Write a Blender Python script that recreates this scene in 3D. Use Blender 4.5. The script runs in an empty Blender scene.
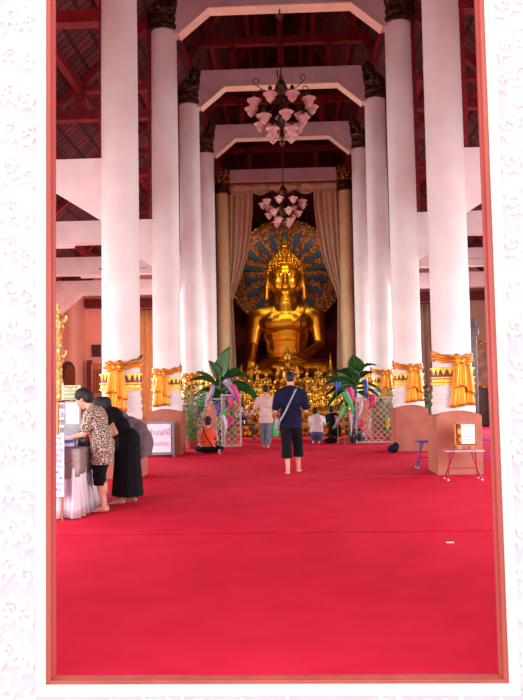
import bpy, bmesh, math, random
from mathutils import Vector, Matrix, noise
PI = math.pi
sin, cos = math.sin, math.cos
C = bpy.context.scene.collection
scene = bpy.context.scene

# ------------------------------------------------------------------ camera, world, big lights, exposure
F = 700.0
v = Vector((25.5 / F, -40.0 / F, -1.0)).normalized()          # world +Y seen by the camera
k = (-0.0175 * v.x + 1.0 * v.y) / -v.z
up = Vector((-0.0175, 1.0, k)); up = (up - v * up.dot(v)).normalized()
right = v.cross(up)
cam_d = bpy.data.cameras.new('camera')
cam = bpy.data.objects.new('camera', cam_d); C.objects.link(cam)
cam.matrix_world = Matrix.Translation((0, 0, 1.5)) @ Matrix((right, v, up)).to_4x4()
cam_d.sensor_fit = 'VERTICAL'; cam_d.sensor_height = 36.0; cam_d.lens = 36.0 * F / 700.0
cam_d.clip_start = 0.05; cam_d.clip_end = 200
scene.camera = cam

world = bpy.data.worlds.new('world'); scene.world = world; world.use_nodes = True
bg = world.node_tree.nodes['Background']
bg.inputs[0].default_value = (0.96, 0.98, 1.0, 1); bg.inputs[1].default_value = 2.2

def area(name, loc, rot, sx, sy, power, col, spread=180):
    l = bpy.data.lights.new(name, 'AREA'); l.shape = 'RECTANGLE'; l.size = sx; l.size_y = sy
    l.energy = power; l.color = col; l.spread = math.radians(spread)
    o = bpy.data.objects.new(name, l); C.objects.link(o); o.location = loc; o.rotation_euler = rot
    return o
WIN_Y = (6.4, 10.2, 14.6, 19.1, 23.6)
for y in WIN_Y:                                                # fill lamps added in unseen windows of the aisles
    for s in (-1, 1):
        area('aisle_fill', (s * 9.0, y, 2.4), (0, s * (PI / 2 - .3), 0), 3.2, 2.0, 600 if y > 23 else 135, (0.96, 0.98, 1.0), 130)
for s in (-1, 1):                                              # fill lamps added in two unseen openings of the front wall
    area('front_fill', (s * 5.6, 3.3, 2.3), (PI / 2 - .38, 0, 0), 2.6, 4.2, 350, (0.93, 0.97, 1.0), 120)

def spot(name, loc, target, power, size, col, blend=0.7, rad=0.15):
    l = bpy.data.lights.new(name, 'SPOT'); l.energy = power; l.spot_size = math.radians(size)
    l.spot_blend = blend; l.color = col; l.shadow_soft_size = rad
    o = bpy.data.objects.new(name, l); C.objects.link(o); o.location = loc
    o.rotation_euler = (Vector(target) - Vector(loc)).to_track_quat('-Z', 'Y').to_euler()
    return o
spot('altar_fill_spot', (-1.5, 26.3, 10.6), (.1, 34, 6.3), 750, 24, (1, 0.88, 0.66))  # unseen warm spots added to put highlights on the great statue
spot('altar_fill_spot', (1.5, 26.3, 10.6), (-.1, 34, 6.3), 750, 24, (1, 0.88, 0.66))
for s_x in (-1, 1): spot('mandorla_fill_spot', (s_x * 2.3, 32.4, 10.6), (s_x * .2, 35.6, 7.2), 260, 75, (1, 0.85, 0.62))  # unseen spots added to brighten the backing screen
for s_x in (-1, 1): spot('altar_fill_uplight', (s_x * 1.5, 29.4, 3.0), (0, 33.4, 7.0), 170, 40, (1, 0.88, 0.68), 0.8, 0.1)  # unseen spots added to light the statue's face from below
spot('altar_fill_spot', (0, 22.6, 10.6), (0, 28.5, 1.5), 1100, 42, (1, 0.88, 0.68))  # another added spot, brightening the stepped altar

vs = scene.view_settings
vs.view_transform = 'Standard'; vs.look = 'None'; vs.exposure = 0.0; vs.gamma = 1.0; vs.use_curve_mapping = False
scene.cycles.use_denoising = True
scene.cycles.max_bounces = 8; scene.cycles.diffuse_bounces = 5
scene.cycles.sample_clamp_indirect = 6.0

# ------------------------------------------------------------------ materials
def srgb(r, g, b):
    f = lambda c: (c / 255 / 12.92) if c / 255 <= 0.04045 else ((c / 255 + 0.055) / 1.055) ** 2.4
    return (f(r), f(g), f(b), 1)
def mat(name, c1, c2=None, rough=0.6, metal=0.0, scale=6.0, detail=4.0, bump=0.0, bscale=None, stretch=(1, 1, 1),
        kind='noise', lo=0.35, hi=0.65, emit=0, trans=0, alpha=1, spec=0.5, sheen=0):
    m = bpy.data.materials.new(name); m.use_nodes = True
    nt = m.node_tree; N = nt.nodes; L = nt.links
    p = N['Principled BSDF']
    p.inputs['Roughness'].default_value = rough; p.inputs['Metallic'].default_value = metal
    p.inputs['Specular IOR Level'].default_value = spec
    if trans: p.inputs['Transmission Weight'].default_value = trans
    if alpha < 1: p.inputs['Alpha'].default_value = alpha
    if sheen: p.inputs['Sheen Weight'].default_value = sheen
    if c2 is None: c2 = tuple(x * 0.85 for x in c1[:3]) + (1,)
    tc = N.new('ShaderNodeTexCoord'); mp = N.new('ShaderNodeMapping'); L.new(tc.outputs['Object'], mp.inputs[0])
    mp.inputs['Scale'].default_value = stretch
    if kind == 'noise':
        t = N.new('ShaderNodeTexNoise'); t.inputs['Scale'].default_value = scale; t.inputs['Detail'].default_value = detail
        out = t.outputs['Fac']
    elif kind == 'wave':
        t = N.new('ShaderNodeTexWave'); t.inputs['Scale'].default_value = scale; t.inputs['Distortion'].default_value = 1.0
        t.inputs['Detail'].default_value = detail; out = t.outputs['Fac']
    elif kind == 'tile':
        t = N.new('ShaderNodeTexBrick'); t.inputs['Scale'].default_value = 1.0
        sw = N.new('ShaderNodeSeparateXYZ'); cb_ = N.new('ShaderNodeCombineXYZ'); L.new(mp.outputs[0], sw.inputs[0])
        L.new(sw.outputs[1], cb_.inputs[0]); L.new(sw.outputs[2], cb_.inputs[1]); mp = cb_
        t.inputs['Brick Width'].default_value = .24; t.inputs['Row Height'].default_value = .34; t.inputs['Mortar Size'].default_value = .035
        t.inputs['Mortar Smooth'].default_value = .6; t.offset = 0.0
        t.inputs['Color1'].default_value = (.55, .55, .55, 1); t.inputs['Color2'].default_value = (.25, .25, .25, 1); t.inputs['Mortar'].default_value = (1, 1, 1, 1)
        out = t.outputs['Color']
    elif kind == 'voronoi':
        t = N.new('ShaderNodeTexVoronoi'); t.inputs['Scale'].default_value = scale; out = t.outputs['Distance']
    L.new(mp.outputs[0], t.inputs['Vector'])
    r = N.new('ShaderNodeValToRGB'); L.new(out, r.inputs[0])
    r.color_ramp.elements[0].position = lo; r.color_ramp.elements[0].color = c1
    r.color_ramp.elements[1].position = hi; r.color_ramp.elements[1].color = c2
    L.new(r.outputs[0], p.inputs['Base Color'])
    if emit:
        L.new(r.outputs[0], p.inputs['Emission Color']); p.inputs['Emission Strength'].default_value = emit
    if bump:
        b = N.new('ShaderNodeBump'); b.inputs['Strength'].default_value = bump; b.inputs['Distance'].default_value = 0.02
        if bscale:
            t2 = N.new('ShaderNodeTexNoise'); t2.inputs['Scale'].default_value = bscale; t2.inputs['Detail'].default_value = 3
            L.new(mp.outputs[0], t2.inputs['Vector']); L.new(t2.outputs['Fac'], b.inputs['Height'])
        else: L.new(out, b.inputs['Height'])
        L.new(b.outputs[0], p.inputs['Normal'])
    return m

M = {}
M['carpet'] = mat('red_carpet', srgb(224, 34, 68), srgb(213, 28, 60), 0.95, scale=2.2, bump=0.1, bscale=90, spec=0.1, sheen=0.0)
M['column'] = mat('white_column_paint', srgb(234, 230, 226), srgb(222, 217, 215), 0.6, scale=1.3, spec=0.25)
M['shaded_plaster'] = mat('shaded_white_plaster', srgb(222, 202, 208), srgb(206, 184, 192), 0.7, scale=2)  # white plaster with the shade on the nave beam faces put into its colour
M['lit_underside'] = mat('painted_underside_light', srgb(252, 244, 220), srgb(244, 234, 206), 0.6, scale=3)  # light from below put into the colour of the beam undersides
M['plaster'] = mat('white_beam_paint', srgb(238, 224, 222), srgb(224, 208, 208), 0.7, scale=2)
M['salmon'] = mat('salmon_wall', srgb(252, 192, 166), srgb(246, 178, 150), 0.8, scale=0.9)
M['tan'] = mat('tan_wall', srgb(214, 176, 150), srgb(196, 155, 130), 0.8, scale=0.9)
M['maroon'] = mat('maroon_wall', srgb(120, 12, 34), srgb(100, 10, 28), 0.8, scale=1.2)
M['redwood'] = mat('red_painted_timber', srgb(132, 22, 32), srgb(98, 14, 26), 0.5, scale=4, stretch=(1, 0.4, 1))
M['tile'] = mat('dark_tile_underside', srgb(112, 52, 54), srgb(40, 18, 28), 0.8, kind='tile', scale=0.7, detail=2, bump=0.6, lo=0.25, hi=0.7)
M['outer_white'] = mat('outer_white_plaster', srgb(250, 246, 246), srgb(243, 238, 240), 0.8, scale=2)
M['cream_band'] = mat('cream_band_paint', srgb(250, 246, 232), srgb(244, 238, 218), 0.7, scale=3)
M['pink'] = mat('pink_ground_paint', srgb(243, 204, 216), srgb(238, 192, 207), 0.8, scale=5)
M['scroll'] = mat('cream_scroll_paint', srgb(250, 248, 240), srgb(244, 240, 228), 0.7, scale=8)
M['frame_red'] = mat('red_door_frame', srgb(192, 84, 72), srgb(176, 72, 64), 0.4, scale=5, stretch=(1, 1, 0.2))
M['terracotta'] = mat('terracotta_board', srgb(176, 100, 78), srgb(160, 86, 66), 0.6, scale=3)
M['gold'] = mat('polished_gold', srgb(240, 178, 46), srgb(226, 156, 30), 0.33, 0.95, scale=3, bump=0.08, bscale=4)
M['gold_small'] = mat('gilded_statue', srgb(240, 176, 56), srgb(130, 74, 20), 0.36, 0.85, scale=9, bump=0.3, bscale=30)
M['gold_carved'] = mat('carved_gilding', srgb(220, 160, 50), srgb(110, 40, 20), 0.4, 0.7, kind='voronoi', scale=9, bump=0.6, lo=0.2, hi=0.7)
M['gold_column'] = mat('pale_gold_column', srgb(252, 226, 172), srgb(246, 210, 146), 0.5, 0.0, scale=2)
M['gold_band'] = mat('gold_band_paint', srgb(236, 180, 70), srgb(206, 140, 40), 0.35, 0.6, scale=12)
M['dark_red'] = mat('dark_red_paint', srgb(120, 28, 26), srgb(96, 20, 20), 0.5, scale=5)
M['capital'] = mat('dark_bronze_capital', srgb(116, 80, 52), srgb(50, 22, 26), 0.45, 0.5, kind='voronoi', scale=14, bump=0.8, lo=0.15, hi=0.6)
M['satin'] = mat('gold_satin', srgb(220, 136, 14), srgb(190, 108, 8), 0.32, 0.5, scale=5, bump=0.5, bscale=12, stretch=(1, 1, 0.3), sheen=0.2)
M['curtain'] = mat('cream_curtain', srgb(232, 208, 178), srgb(208, 180, 148), 0.8, scale=5, stretch=(3, 3, 0.2))
M['gold_curtain'] = mat('gold_curtain', srgb(250, 206, 140), srgb(236, 178, 104), 0.7, scale=5, stretch=(3, 3, 0.2))
M['grey_curtain'] = mat('taupe_curtain', srgb(184, 160, 142), srgb(150, 126, 112), 0.7, scale=5, stretch=(3, 3, 0.2))
M['pale_gilt'] = mat('pale_carved_gilding', srgb(244, 214, 140), srgb(190, 136, 66), 0.45, 0.3, kind='voronoi', scale=16, bump=0.6, lo=0.2, hi=0.7)
M['mandorla'] = mat('mandorla_ornament', srgb(184, 104, 30), srgb(92, 42, 14), 0.5, 0.4, kind='voronoi', scale=7, bump=0.7, lo=0.15, hi=0.7)
M['ray'] = mat('dark_teal_ray', srgb(26, 62, 92), srgb(18, 44, 70), 0.5, scale=5)
M['bronze'] = mat('dark_bronze_metal', srgb(92, 64, 48), srgb(60, 38, 32), 0.4, 0.7, scale=8)
M['shade'] = mat('frosted_pink_glass', srgb(206, 160, 152), srgb(182, 132, 128), 0.35, scale=6)
M['leaf'] = mat('dark_green_leaf', srgb(44, 104, 40), srgb(22, 66, 28), 0.35, scale=3)
M['leaf_light'] = mat('mid_green_leaf', srgb(96, 146, 54), srgb(60, 110, 40), 0.4, scale=4)
M['leaf_red'] = mat('maroon_leaf', srgb(110, 48, 38), srgb(60, 36, 28), 0.4, scale=6)
M['stem'] = mat('green_stem', srgb(120, 150, 80), srgb(90, 120, 60), 0.5, scale=6)
M['lattice'] = mat('white_lattice_paint', srgb(226, 216, 216), srgb(196, 186, 190), 0.6, scale=5)
M['pot_dark'] = mat('dark_glazed_pot', srgb(44, 40, 52), srgb(28, 26, 36), 0.3, scale=4)
M['pot_tc'] = mat('terracotta_pot', srgb(160, 84, 60), srgb(140, 70, 50), 0.6, scale=4)
for n, c in dict(c_pink=(232, 50, 140), c_blue=(40, 80, 200), c_violet=(108, 84, 190), c_green=(90, 200, 130), c_white=(230, 224, 232),
                 c_yellow=(236, 200, 70), c_lilac=(170, 150, 190)).items():
    M[n] = mat('cloth_' + n[2:], srgb(*c), None, 0.6, scale=6, sheen=0.2)
M['skin'] = mat('skin', srgb(216, 160, 136), srgb(204, 146, 122), 0.5, scale=4, spec=0.3)
M['hair'] = mat('black_hair', srgb(28, 20, 22), srgb(16, 11, 13), 0.7, scale=30, stretch=(1, 1, 0.2))
M['navy'] = mat('navy_cotton', srgb(22, 26, 56), srgb(14, 18, 42), 0.9, scale=5, bump=0.2, spec=0.2)
M['black'] = mat('black_cloth', srgb(20, 18, 24), srgb(12, 11, 15), 0.9, scale=5, bump=0.2, spec=0.2)
M['black_shiny'] = mat('black_leather', srgb(30, 30, 44), srgb(14, 14, 22), 0.3, scale=5)
M['white_shirt'] = mat('white_cotton', srgb(236, 222, 222), srgb(216, 200, 204), 0.85, scale=6, bump=0.2)
M['cream_shirt'] = mat('cream_checked_cotton', srgb(226, 204, 196), srgb(204, 180, 172), 0.85, scale=12, bump=0.2)
M['jeans'] = mat('blue_denim', srgb(78, 88, 130), srgb(60, 68, 108), 0.85, scale=8)
M['grey_jeans'] = mat('grey_blue_trousers', srgb(120, 134, 150), srgb(98, 110, 128), 0.85, scale=8)
M['orange'] = mat('orange_cotton', srgb(242, 92, 40), srgb(226, 76, 30), 0.8, scale=6)
M['taupe'] = mat('grey_mauve_cloth', srgb(124, 104, 112), srgb(100, 82, 92), 0.85, scale=6)
M['leopard'] = mat('brown_print_on_cream_cloth', srgb(66, 44, 44), srgb(214, 192, 172), 0.85, kind='voronoi', scale=62, lo=0.5, hi=0.6)
M['strap'] = mat('grey_webbing', srgb(160, 156, 164), srgb(140, 136, 144), 0.8, scale=12)
M['silver'] = mat('silver_satin', srgb(232, 228, 236), srgb(198, 194, 206), 0.35, 0.25, scale=3, stretch=(4, 4, 0.3), sheen=0.2)
M['silver_metal'] = mat('polished_silver', srgb(224, 220, 228), srgb(180, 176, 190), 0.2, 1.0, scale=5)
M['grey_lace'] = mat('grey_organza', srgb(160, 140, 138), srgb(136, 118, 118), 0.6, scale=20)
M['paper'] = mat('white_paper', srgb(240, 232, 244), srgb(228, 220, 234), 0.7, scale=5)
M['note'] = mat('pale_green_paper', srgb(222, 222, 176), srgb(206, 208, 160), 0.7, scale=5)
M['ink_red'] = mat('red_ink', srgb(196, 40, 84), srgb(180, 30, 70), 0.6)
M['ink_blue'] = mat('blue_ink', srgb(92, 76, 150), srgb(76, 60, 130), 0.6)
M['ink_dark'] = mat('dark_ink', srgb(60, 66, 60), srgb(40, 48, 44), 0.6)
M['brown_wood'] = mat('warm_brown_wood', srgb(164, 96, 52), srgb(124, 66, 34), 0.45, kind='wave', scale=2.5, detail=3, stretch=(1, 1, 0.2))
M['dark_wood'] = mat('dark_wood', srgb(60, 34, 34), srgb(38, 22, 26), 0.45, scale=4)
M['honey'] = mat('honey_wood', srgb(206, 140, 66), srgb(176, 108, 44), 0.45, scale=4, stretch=(1, 1, 0.2))
M['grey_metal'] = mat('grey_painted_metal', srgb(132, 124, 130), srgb(112, 104, 112), 0.45, 0.3)
M['blue_paint'] = mat('violet_blue_paint', srgb(84, 74, 190), srgb(66, 58, 160), 0.4)
M['red_paint'] = mat('crimson_paint', srgb(178, 26, 56), srgb(150, 20, 46), 0.4)
M['pale_top'] = mat('pale_lilac_table_top', srgb(214, 176, 196), srgb(180, 110, 150), 0.4, scale=8)
M['glass_white'] = mat('pale_mirror', srgb(184, 196, 176), srgb(206, 212, 196), 0.3, scale=2)
M['tube'] = mat('fluorescent_tube', srgb(250, 250, 250), None, 0.4)
M['ground'] = mat('pale_paving', srgb(214, 208, 204), srgb(196, 190, 186), 0.9, scale=3)
M['eye_white'] = mat('eye_white', srgb(235, 232, 228), None, 0.3)
M['eye_dark'] = mat('dark_iris', srgb(30, 18, 14), None, 0.2)
M['flower_red'] = mat('red_pink_flower', srgb(226, 60, 96), srgb(190, 30, 70), 0.6, scale=20)
M['picture'] = mat('faded_picture', srgb(190, 160, 120), srgb(110, 96, 100), 0.6, scale=3)

# ------------------------------------------------------------------ mesh helpers
class MB:
    def __init__(s): s.v = []; s.f = []
    def add(s, vs_, fs_):
        n = len(s.v); s.v += [tuple(p) for p in vs_]; s.f += [tuple(i + n for i in f) for f in fs_]; return s
    def box(s, x0, x1, y0, y1, z0, z1, mtx=None):
        p = [Vector((x, y, z)) for z in (z0, z1) for y in (y0, y1) for x in (x0, x1)]
        if mtx is not None: p = [mtx @ q for q in p]
        return s.add(p, [(0, 2, 3, 1), (4, 5, 7, 6), (0, 1, 5, 4), (2, 6, 7, 3), (0, 4, 6, 2), (1, 3, 7, 5)])
    def tube(s, pts, rad, n=8, cap=True, flat=1.0):
        pts = [Vector(p) for p in pts]
        if not hasattr(rad, '__len__'): rad = [rad] * len(pts)
        rings = []; ref = None
        for i, p in enumerate(pts):
            d = (pts[min(i + 1, len(pts) - 1)] - pts[max(i - 1, 0)]).normalized()
            if ref is None:
                ref = Vector((0, 0, 1)) if abs(d.z) < 0.9 else Vector((1, 0, 0))
            a = (ref - d * ref.dot(d))
            a = a.normalized() if a.length > 1e-6 else d.orthogonal().normalized()
            ref = a; b = d.cross(a)
            rings.append([p + (a * cos(2 * PI * j / n) * flat + b * sin(2 * PI * j / n)) * rad[i] for j in range(n)])
        vs_ = [q for r in rings for q in r]; fs_ = []
        for i in range(len(pts) - 1):
            for j in range(n):
                fs_.append((i * n + j, i * n + (j + 1) % n, (i + 1) * n + (j + 1) % n, (i + 1) * n + j))
        if cap:
            fs_.append(tuple(range(n - 1, -1, -1))); fs_.append(tuple((len(pts) - 1) * n + j for j in range(n)))
        return s.add(vs_, fs_)
    def lathe(s, prof, c=(0, 0, 0), n=24, cap=True, sx=1, sy=1, lobes=0, depth=0):
        vs_ = []; fs_ = []
        for (r, z) in prof:
            for j in range(n):
                a = 2 * PI * j / n; rr = r * (1 + depth * cos(lobes * a)) if lobes else r
                vs_.append((c[0] + rr * cos(a) * sx, c[1] + rr * sin(a) * sy, c[2] + z))
        for i in range(len(prof) - 1):
            for j in range(n):
                fs_.append((i * n + j, i * n + (j + 1) % n, (i + 1) * n + (j + 1) % n, (i + 1) * n + j))
        if cap:
            fs_.append(tuple(range(n - 1, -1, -1))); fs_.append(tuple((len(prof) - 1) * n + j for j in range(n)))
        return s.add(vs_, fs_)
    def ell(s, c, r, rot=None, nu=14, nv=9):
        c = Vector(c)
        if not hasattr(r, '__len__'): r = (r, r, r)
        vs_ = []; fs_ = []
        def pt(a, b):
            q = Vector((r[0] * cos(a) * cos(b), r[1] * sin(a) * cos(b), r[2] * sin(b)))
            return c + (rot @ q if rot is not None else q)
        vs_.append(pt(0, -PI / 2))
        for i in range(1, nv):
            b = -PI / 2 + PI * i / nv
            for j in range(nu): vs_.append(pt(2 * PI * j / nu, b))
        vs_.append(pt(0, PI / 2)); top = len(vs_) - 1
        for j in range(nu): fs_.append((0, 1 + (j + 1) % nu, 1 + j))
        for i in range(nv - 2):
            for j in range(nu):
                fs_.append((1 + i * nu + j, 1 + i * nu + (j + 1) % nu, 1 + (i + 1) * nu + (j + 1) % nu, 1 + (i + 1) * nu + j))
        for j in range(nu): fs_.append((1 + (nv - 2) * nu + j, 1 + (nv - 2) * nu + (j + 1) % nu, top))
        return s.add(vs_, fs_)
    def cap(s, p0, r0, p1, r1, n=12):
        p0 = Vector(p0); p1 = Vector(p1); d = (p1 - p0)
        if d.length < 1e-6: return s.ell(p0, r0)
        u = d.normalized(); pts = []; rad = []
        for t in (-0.98, -0.8, -0.45, 0): pts.append(p0 + u * t * r0); rad.append(r0 * math.sqrt(1 - t * t))
        for t in (0, 0.45, 0.8, 0.98): pts.append(p1 + u * t * r1); rad.append(r1 * math.sqrt(1 - t * t))
        return s.tube(pts, rad, n)
    def prism(s, poly, axis, d0, d1):
        n = len(poly)
        def P(a, b, d):
            return {'y': (a, d, b), 'x': (d, a, b), 'z': (a, b, d)}[axis]
        vs_ = [P(a, b, d0) for a, b in poly] + [P(a, b, d1) for a, b in poly]
        fs_ = [tuple(range(n)), tuple(range(2 * n - 1, n - 1, -1))] + [(i, i + n, (i + 1) % n + n, (i + 1) % n) for i in range(n)]
        return s.add(vs_, fs_)
    def grid(s, fn, nu, nv, wrap=False):
        vs_ = [fn(i / (nu if wrap else nu - 1), j / (nv - 1)) for j in range(nv) for i in range(nu)]; fs_ = []
        for j in range(nv - 1):
            for i in range(nu if wrap else nu - 1):
                fs_.append((j * nu + i, j * nu + (i + 1) % nu, (j + 1) * nu + (i + 1) % nu, (j + 1) * nu + i))
        return s.add(vs_, fs_)
    def mesh(s, name, m, smooth=40):
        me = bpy.data.meshes.new(name); me.from_pydata(s.v, [], s.f); me.update()
        bm = bmesh.new(); bm.from_mesh(me); bmesh.ops.recalc_face_normals(bm, faces=bm.faces); bm.to_mesh(me); bm.free()
        if m is not None: me.materials.append(m)
        if smooth:
            me.shade_smooth(); me.set_sharp_from_angle(angle=math.radians(smooth))
        return me
    def build(s, name, m, parent=None, smooth=40, solid=0, bevel=0):
        me = s.mesh(name, m, smooth)
        o = bpy.data.objects.new(name, me); C.objects.link(o); o.parent = parent
        if solid:
            md = o.modifiers.new('solid', 'SOLIDIFY'); md.thickness = solid; md.offset = 0
        if bevel:
            md = o.modifiers.new('bevel', 'BEVEL'); md.width = bevel; md.segments = 2; md.limit_method = 'ANGLE'
        return o

def fuse(mb, name, m, parent=None, voxel=0.012, smooth=4, cuts=(), deci=1.0):
    """one continuous surface out of overlapping forms"""
    me = mb.mesh(name + '_form', None, 0)
    o = bpy.data.objects.new(name + '_form', me); C.objects.link(o)
    r = o.modifiers.new('r', 'REMESH'); r.mode = 'VOXEL'; r.voxel_size = voxel; r.use_smooth_shade = True
    if smooth:
        q = o.modifiers.new('s', 'SMOOTH'); q.factor = 0.5; q.iterations = smooth
    if deci < 1:
        d = o.modifiers.new('d', 'DECIMATE'); d.ratio = deci
    dg = bpy.context.evaluated_depsgraph_get(); dg.update()
    nm = bpy.data.meshes.new_from_object(o.evaluated_get(dg)); nm.name = name
    bpy.data.objects.remove(o); bpy.data.meshes.remove(me)
    if cuts:
        bm = bmesh.new(); bm.from_mesh(nm)
        for co, no in cuts:
            g = bm.verts[:] + bm.edges[:] + bm.faces[:]
            bmesh.ops.bisect_plane(bm, geom=g, plane_co=co, plane_no=no, clear_outer=True)
            bmesh.ops.holes_fill(bm, edges=[e for e in bm.edges if e.is_boundary])
        bm.to_mesh(nm); bm.free()
    nm.materials.clear(); nm.materials.append(m); nm.shade_smooth(); nm.set_sharp_from_angle(angle=math.radians(60))
    ob = bpy.data.objects.new(name, nm); C.objects.link(ob); ob.parent = parent
    return ob

def empty(name, loc=(0, 0, 0), rz=0):
    o = bpy.data.objects.new(name, None); C.objects.link(o); o.location = loc; o.rotation_euler = (0, 0, rz); return o
def tag(o, label, cat, group=None, kind=None):
    o['label'] = label; o['category'] = cat
    if group: o['group'] = group
    if kind: o['kind'] = kind
    return o
def thing(name, label, cat, loc=(0, 0, 0), rz=0, group=None): return tag(empty(name, loc, rz), label, cat, group)
def struct(name, mb, m, label=None, smooth=40, bevel=0):
    o = mb.build(name, m, None, smooth, bevel=bevel); o['kind'] = 'structure'
    if label: o['label'] = label
    return o
def dup(root, loc, rz=0, label=None, scale=None, group=None):
    def cp(o, par):
        c = o.copy(); C.objects.link(c)
        if par is not None:
            c.parent = par; c.matrix_parent_inverse = o.matrix_parent_inverse
        for ch in kids.get(o.name, []): cp(ch, c)
        return c
    kids = {}
    def walk(o):
        kids[o.name] = list(o.children)
        for ch in o.children: walk(ch)
    walk(root)
    r = cp(root, None); r.location = loc; r.rotation_euler = (0, 0, rz)
    if label: r['label'] = label
    if group: r['group'] = group
    if scale: r.scale = (scale,) * 3
    return r
def rnd(a, b): return random.uniform(a, b)
random.seed(7)

def text_mesh(name, body, size, m, parent, loc, rot=(PI / 2, 0, 0), extrude=0.001, maxw=None):
    cu = bpy.data.curves.new(name, 'FONT'); cu.body = body; cu.size = size; cu.extrude = extrude
    cu.align_x = 'CENTER'; cu.align_y = 'CENTER'
    o = bpy.data.objects.new(name + '_c', cu); C.objects.link(o)
    dg = bpy.context.evaluated_depsgraph_get(); dg.update()
    me = bpy.data.meshes.new_from_object(o.evaluated_get(dg)); me.name = name
    bpy.data.objects.remove(o)
    if maxw and len(me.vertices):
        w = max(q.co.x for q in me.vertices) - min(q.co.x for q in me.vertices)
        if w > 0:
            for q in me.vertices: q.co.x *= maxw / w
    me.materials.clear(); me.materials.append(m)
    ob = bpy.data.objects.new(name, me); C.objects.link(ob); ob.parent = parent
    ob.location = loc; ob.rotation_euler = rot
    return ob

# ------------------------------------------------------------------ the setting
HX = 8.6; HY0 = 3.62; HY1 = 29.6; EAVE = 5.85; CX = 2.9
COLY = (12.4, 16.9, 21.4, 25.9, 31.3)
struct('floor', MB().box(-HX - .3, HX + .3, HY0 + .02, 37, -0.2, 0), M['dark_red'], 'floor under the red carpets')
struct('floor_outside', MB().box(-15, 15, -12, 3.4, -0.7, -0.55), M['ground'], 'pale paving outside the doorway')

# front wall with the main doorway and two openings added for fill lamps
DX0, DX1, DZ = -1.232, 1.055, 4.6
fw = MB()
for a, b, z0, z1 in ((-10, -6.9, -.55, 8), (-6.9, -4.3, 4.4, 8), (-6.9, -4.3, -.55, 0.0), (-4.3, DX0, -.55, 8), (DX0, DX1, DZ, 8), (DX0, DX1, -.55, 0.05),
                     (DX1, 4.3, -.55, 8), (4.3, 6.9, 4.4, 8), (4.3, 6.9, -.55, 0.0), (6.9, 10, -.55, 8)):
    fw.box(a, b, 3.56, 3.62, z0, z1)
struct('wall_front', fw, M['outer_white'], 'white outer wall round the doorway', 0)
fw2 = MB().prism([(-9, 8), (9, 8), (4, 12), (0, 17), (-4, 12)], 'y', 3.56, 3.62)
struct('wall_gable', fw2, M['outer_white'], 'front gable above the doorway', 0)

# ornamented surround of the doorway: pink ground, cream bands, raised scrolls
sur = empty('trim_0', (0, 3.56, 0)); sur['kind'] = 'structure'; sur['label'] = 'pink and cream scroll relief surrounding the doorway'
g = MB()
g.box(-2.1, DX0 - .045, -.014, 0, -.5, 5.0); g.box(DX1 + .045, 2.0, -.014, 0, -.5, 5.0); g.box(DX0 - .045, DX1 + .045, -.014, 0, -.5, -.003)
g.build('pink_ground', M['pink'], sur, 0)
b = MB()
b.box(DX0 - .05, DX0, -.03, 0, .0, DZ + .05); b.box(DX1, DX1 + .05, -.03, 0, .0, DZ + .05)
b.box(DX0 - .05, DX1 + .05, -.031, 0, -.001, .052); b.box(DX0 - .05, DX1 + .05, -.03, 0, DZ, DZ + .06)
b.build('cream_band', M['cream_band'], sur, 0, bevel=.004)
for nm, cx, cz, w, h in (('b', DX0 - .062, 2.2, .006, 5), ('b', DX1 + .062, 2.2, .006, 5)):
    pass
def lobe(mb, x, z, ang, L, W, th=None):
    th = rnd(.004, .011) if th is None else th
    pts = []
    for t, w in ((0, .18), (.2, .75), (.45, 1), (.7, .8), (.88, .4), (1, 0)): pts.append((t * L, w * W))
    poly = [(t, w) for t, w in pts] + [(t, -w * .55) for t, w in reversed(pts[:-1])]
    ca, sa = cos(ang), sin(ang)
    q = [(x + a * ca - c * sa, z + a * sa + c * ca) for a, c in poly]
    mb.prism(q, 'y', -.014 - th, -.013)
def curl(mb, x, z, r, a0, hand):
    """a scroll: tapering spiral stem with leaf lobes thrown off its outer side"""
    n = 26; P = []
    for i in range(n):
        t = i / (n - 1); a = a0 + hand * t * 2 * PI * 1.35; rr = r * (1 - .82 * t)
        P.append((x + rr * cos(a), z + rr * sin(a), a, rr, .4 * r * (1 - .55 * t)))
    hh = -.026 - rnd(0, .004)
    for i in range(n - 1):
        pass
    q0 = [(p[0] + cos(p[2]) * p[4] * .5, p[1] + sin(p[2]) * p[4] * .5) for p in P]; q1 = [(p[0] - cos(p[2]) * p[4] * .5, p[1] - sin(p[2]) * p[4] * .5) for p in P]
    vs_ = [(a, hh, b_) for a, b_ in q0] + [(a, hh, b_) for a, b_ in q1] + [(a, -.013, b_) for a, b_ in q0] + [(a, -.013, b_) for a, b_ in q1]
    fs_ = []
    for i in range(n - 1): fs_ += [(i, i + 1, n + i + 1, n + i), (i, 2 * n + i, 2 * n + i + 1, i + 1), (n + i, n + i + 1, 3 * n + i + 1, 3 * n + i), (2 * n + i, 3 * n + i, 3 * n + i + 1, 2 * n + i + 1)]
    fs_ += [(0, n, 3 * n, 2 * n), (n - 1, 3 * n - 1, 4 * n - 1, 2 * n - 1)]
    mb.add(vs_, fs_)
    for i in range(0, n - 8, 3):
        p = P[i]; lobe(mb, p[0] + cos(p[2]) * p[4] * .4, p[1] + sin(p[2]) * p[4] * .4, p[2] + hand * .8, r * .62, r * .24)
    for i in range(2, n - 8, 4):
        p = P[i]; lobe(mb, p[0] - cos(p[2]) * p[4] * .4, p[1] - sin(p[2]) * p[4] * .4, p[2] + PI - hand * .9, r * .3, r * .14)
    mb.lathe([(0.0, -.012), (.1 * r, -.012), (.1 * r, .0)], n=8)  if False else None
s_ = MB()
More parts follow.
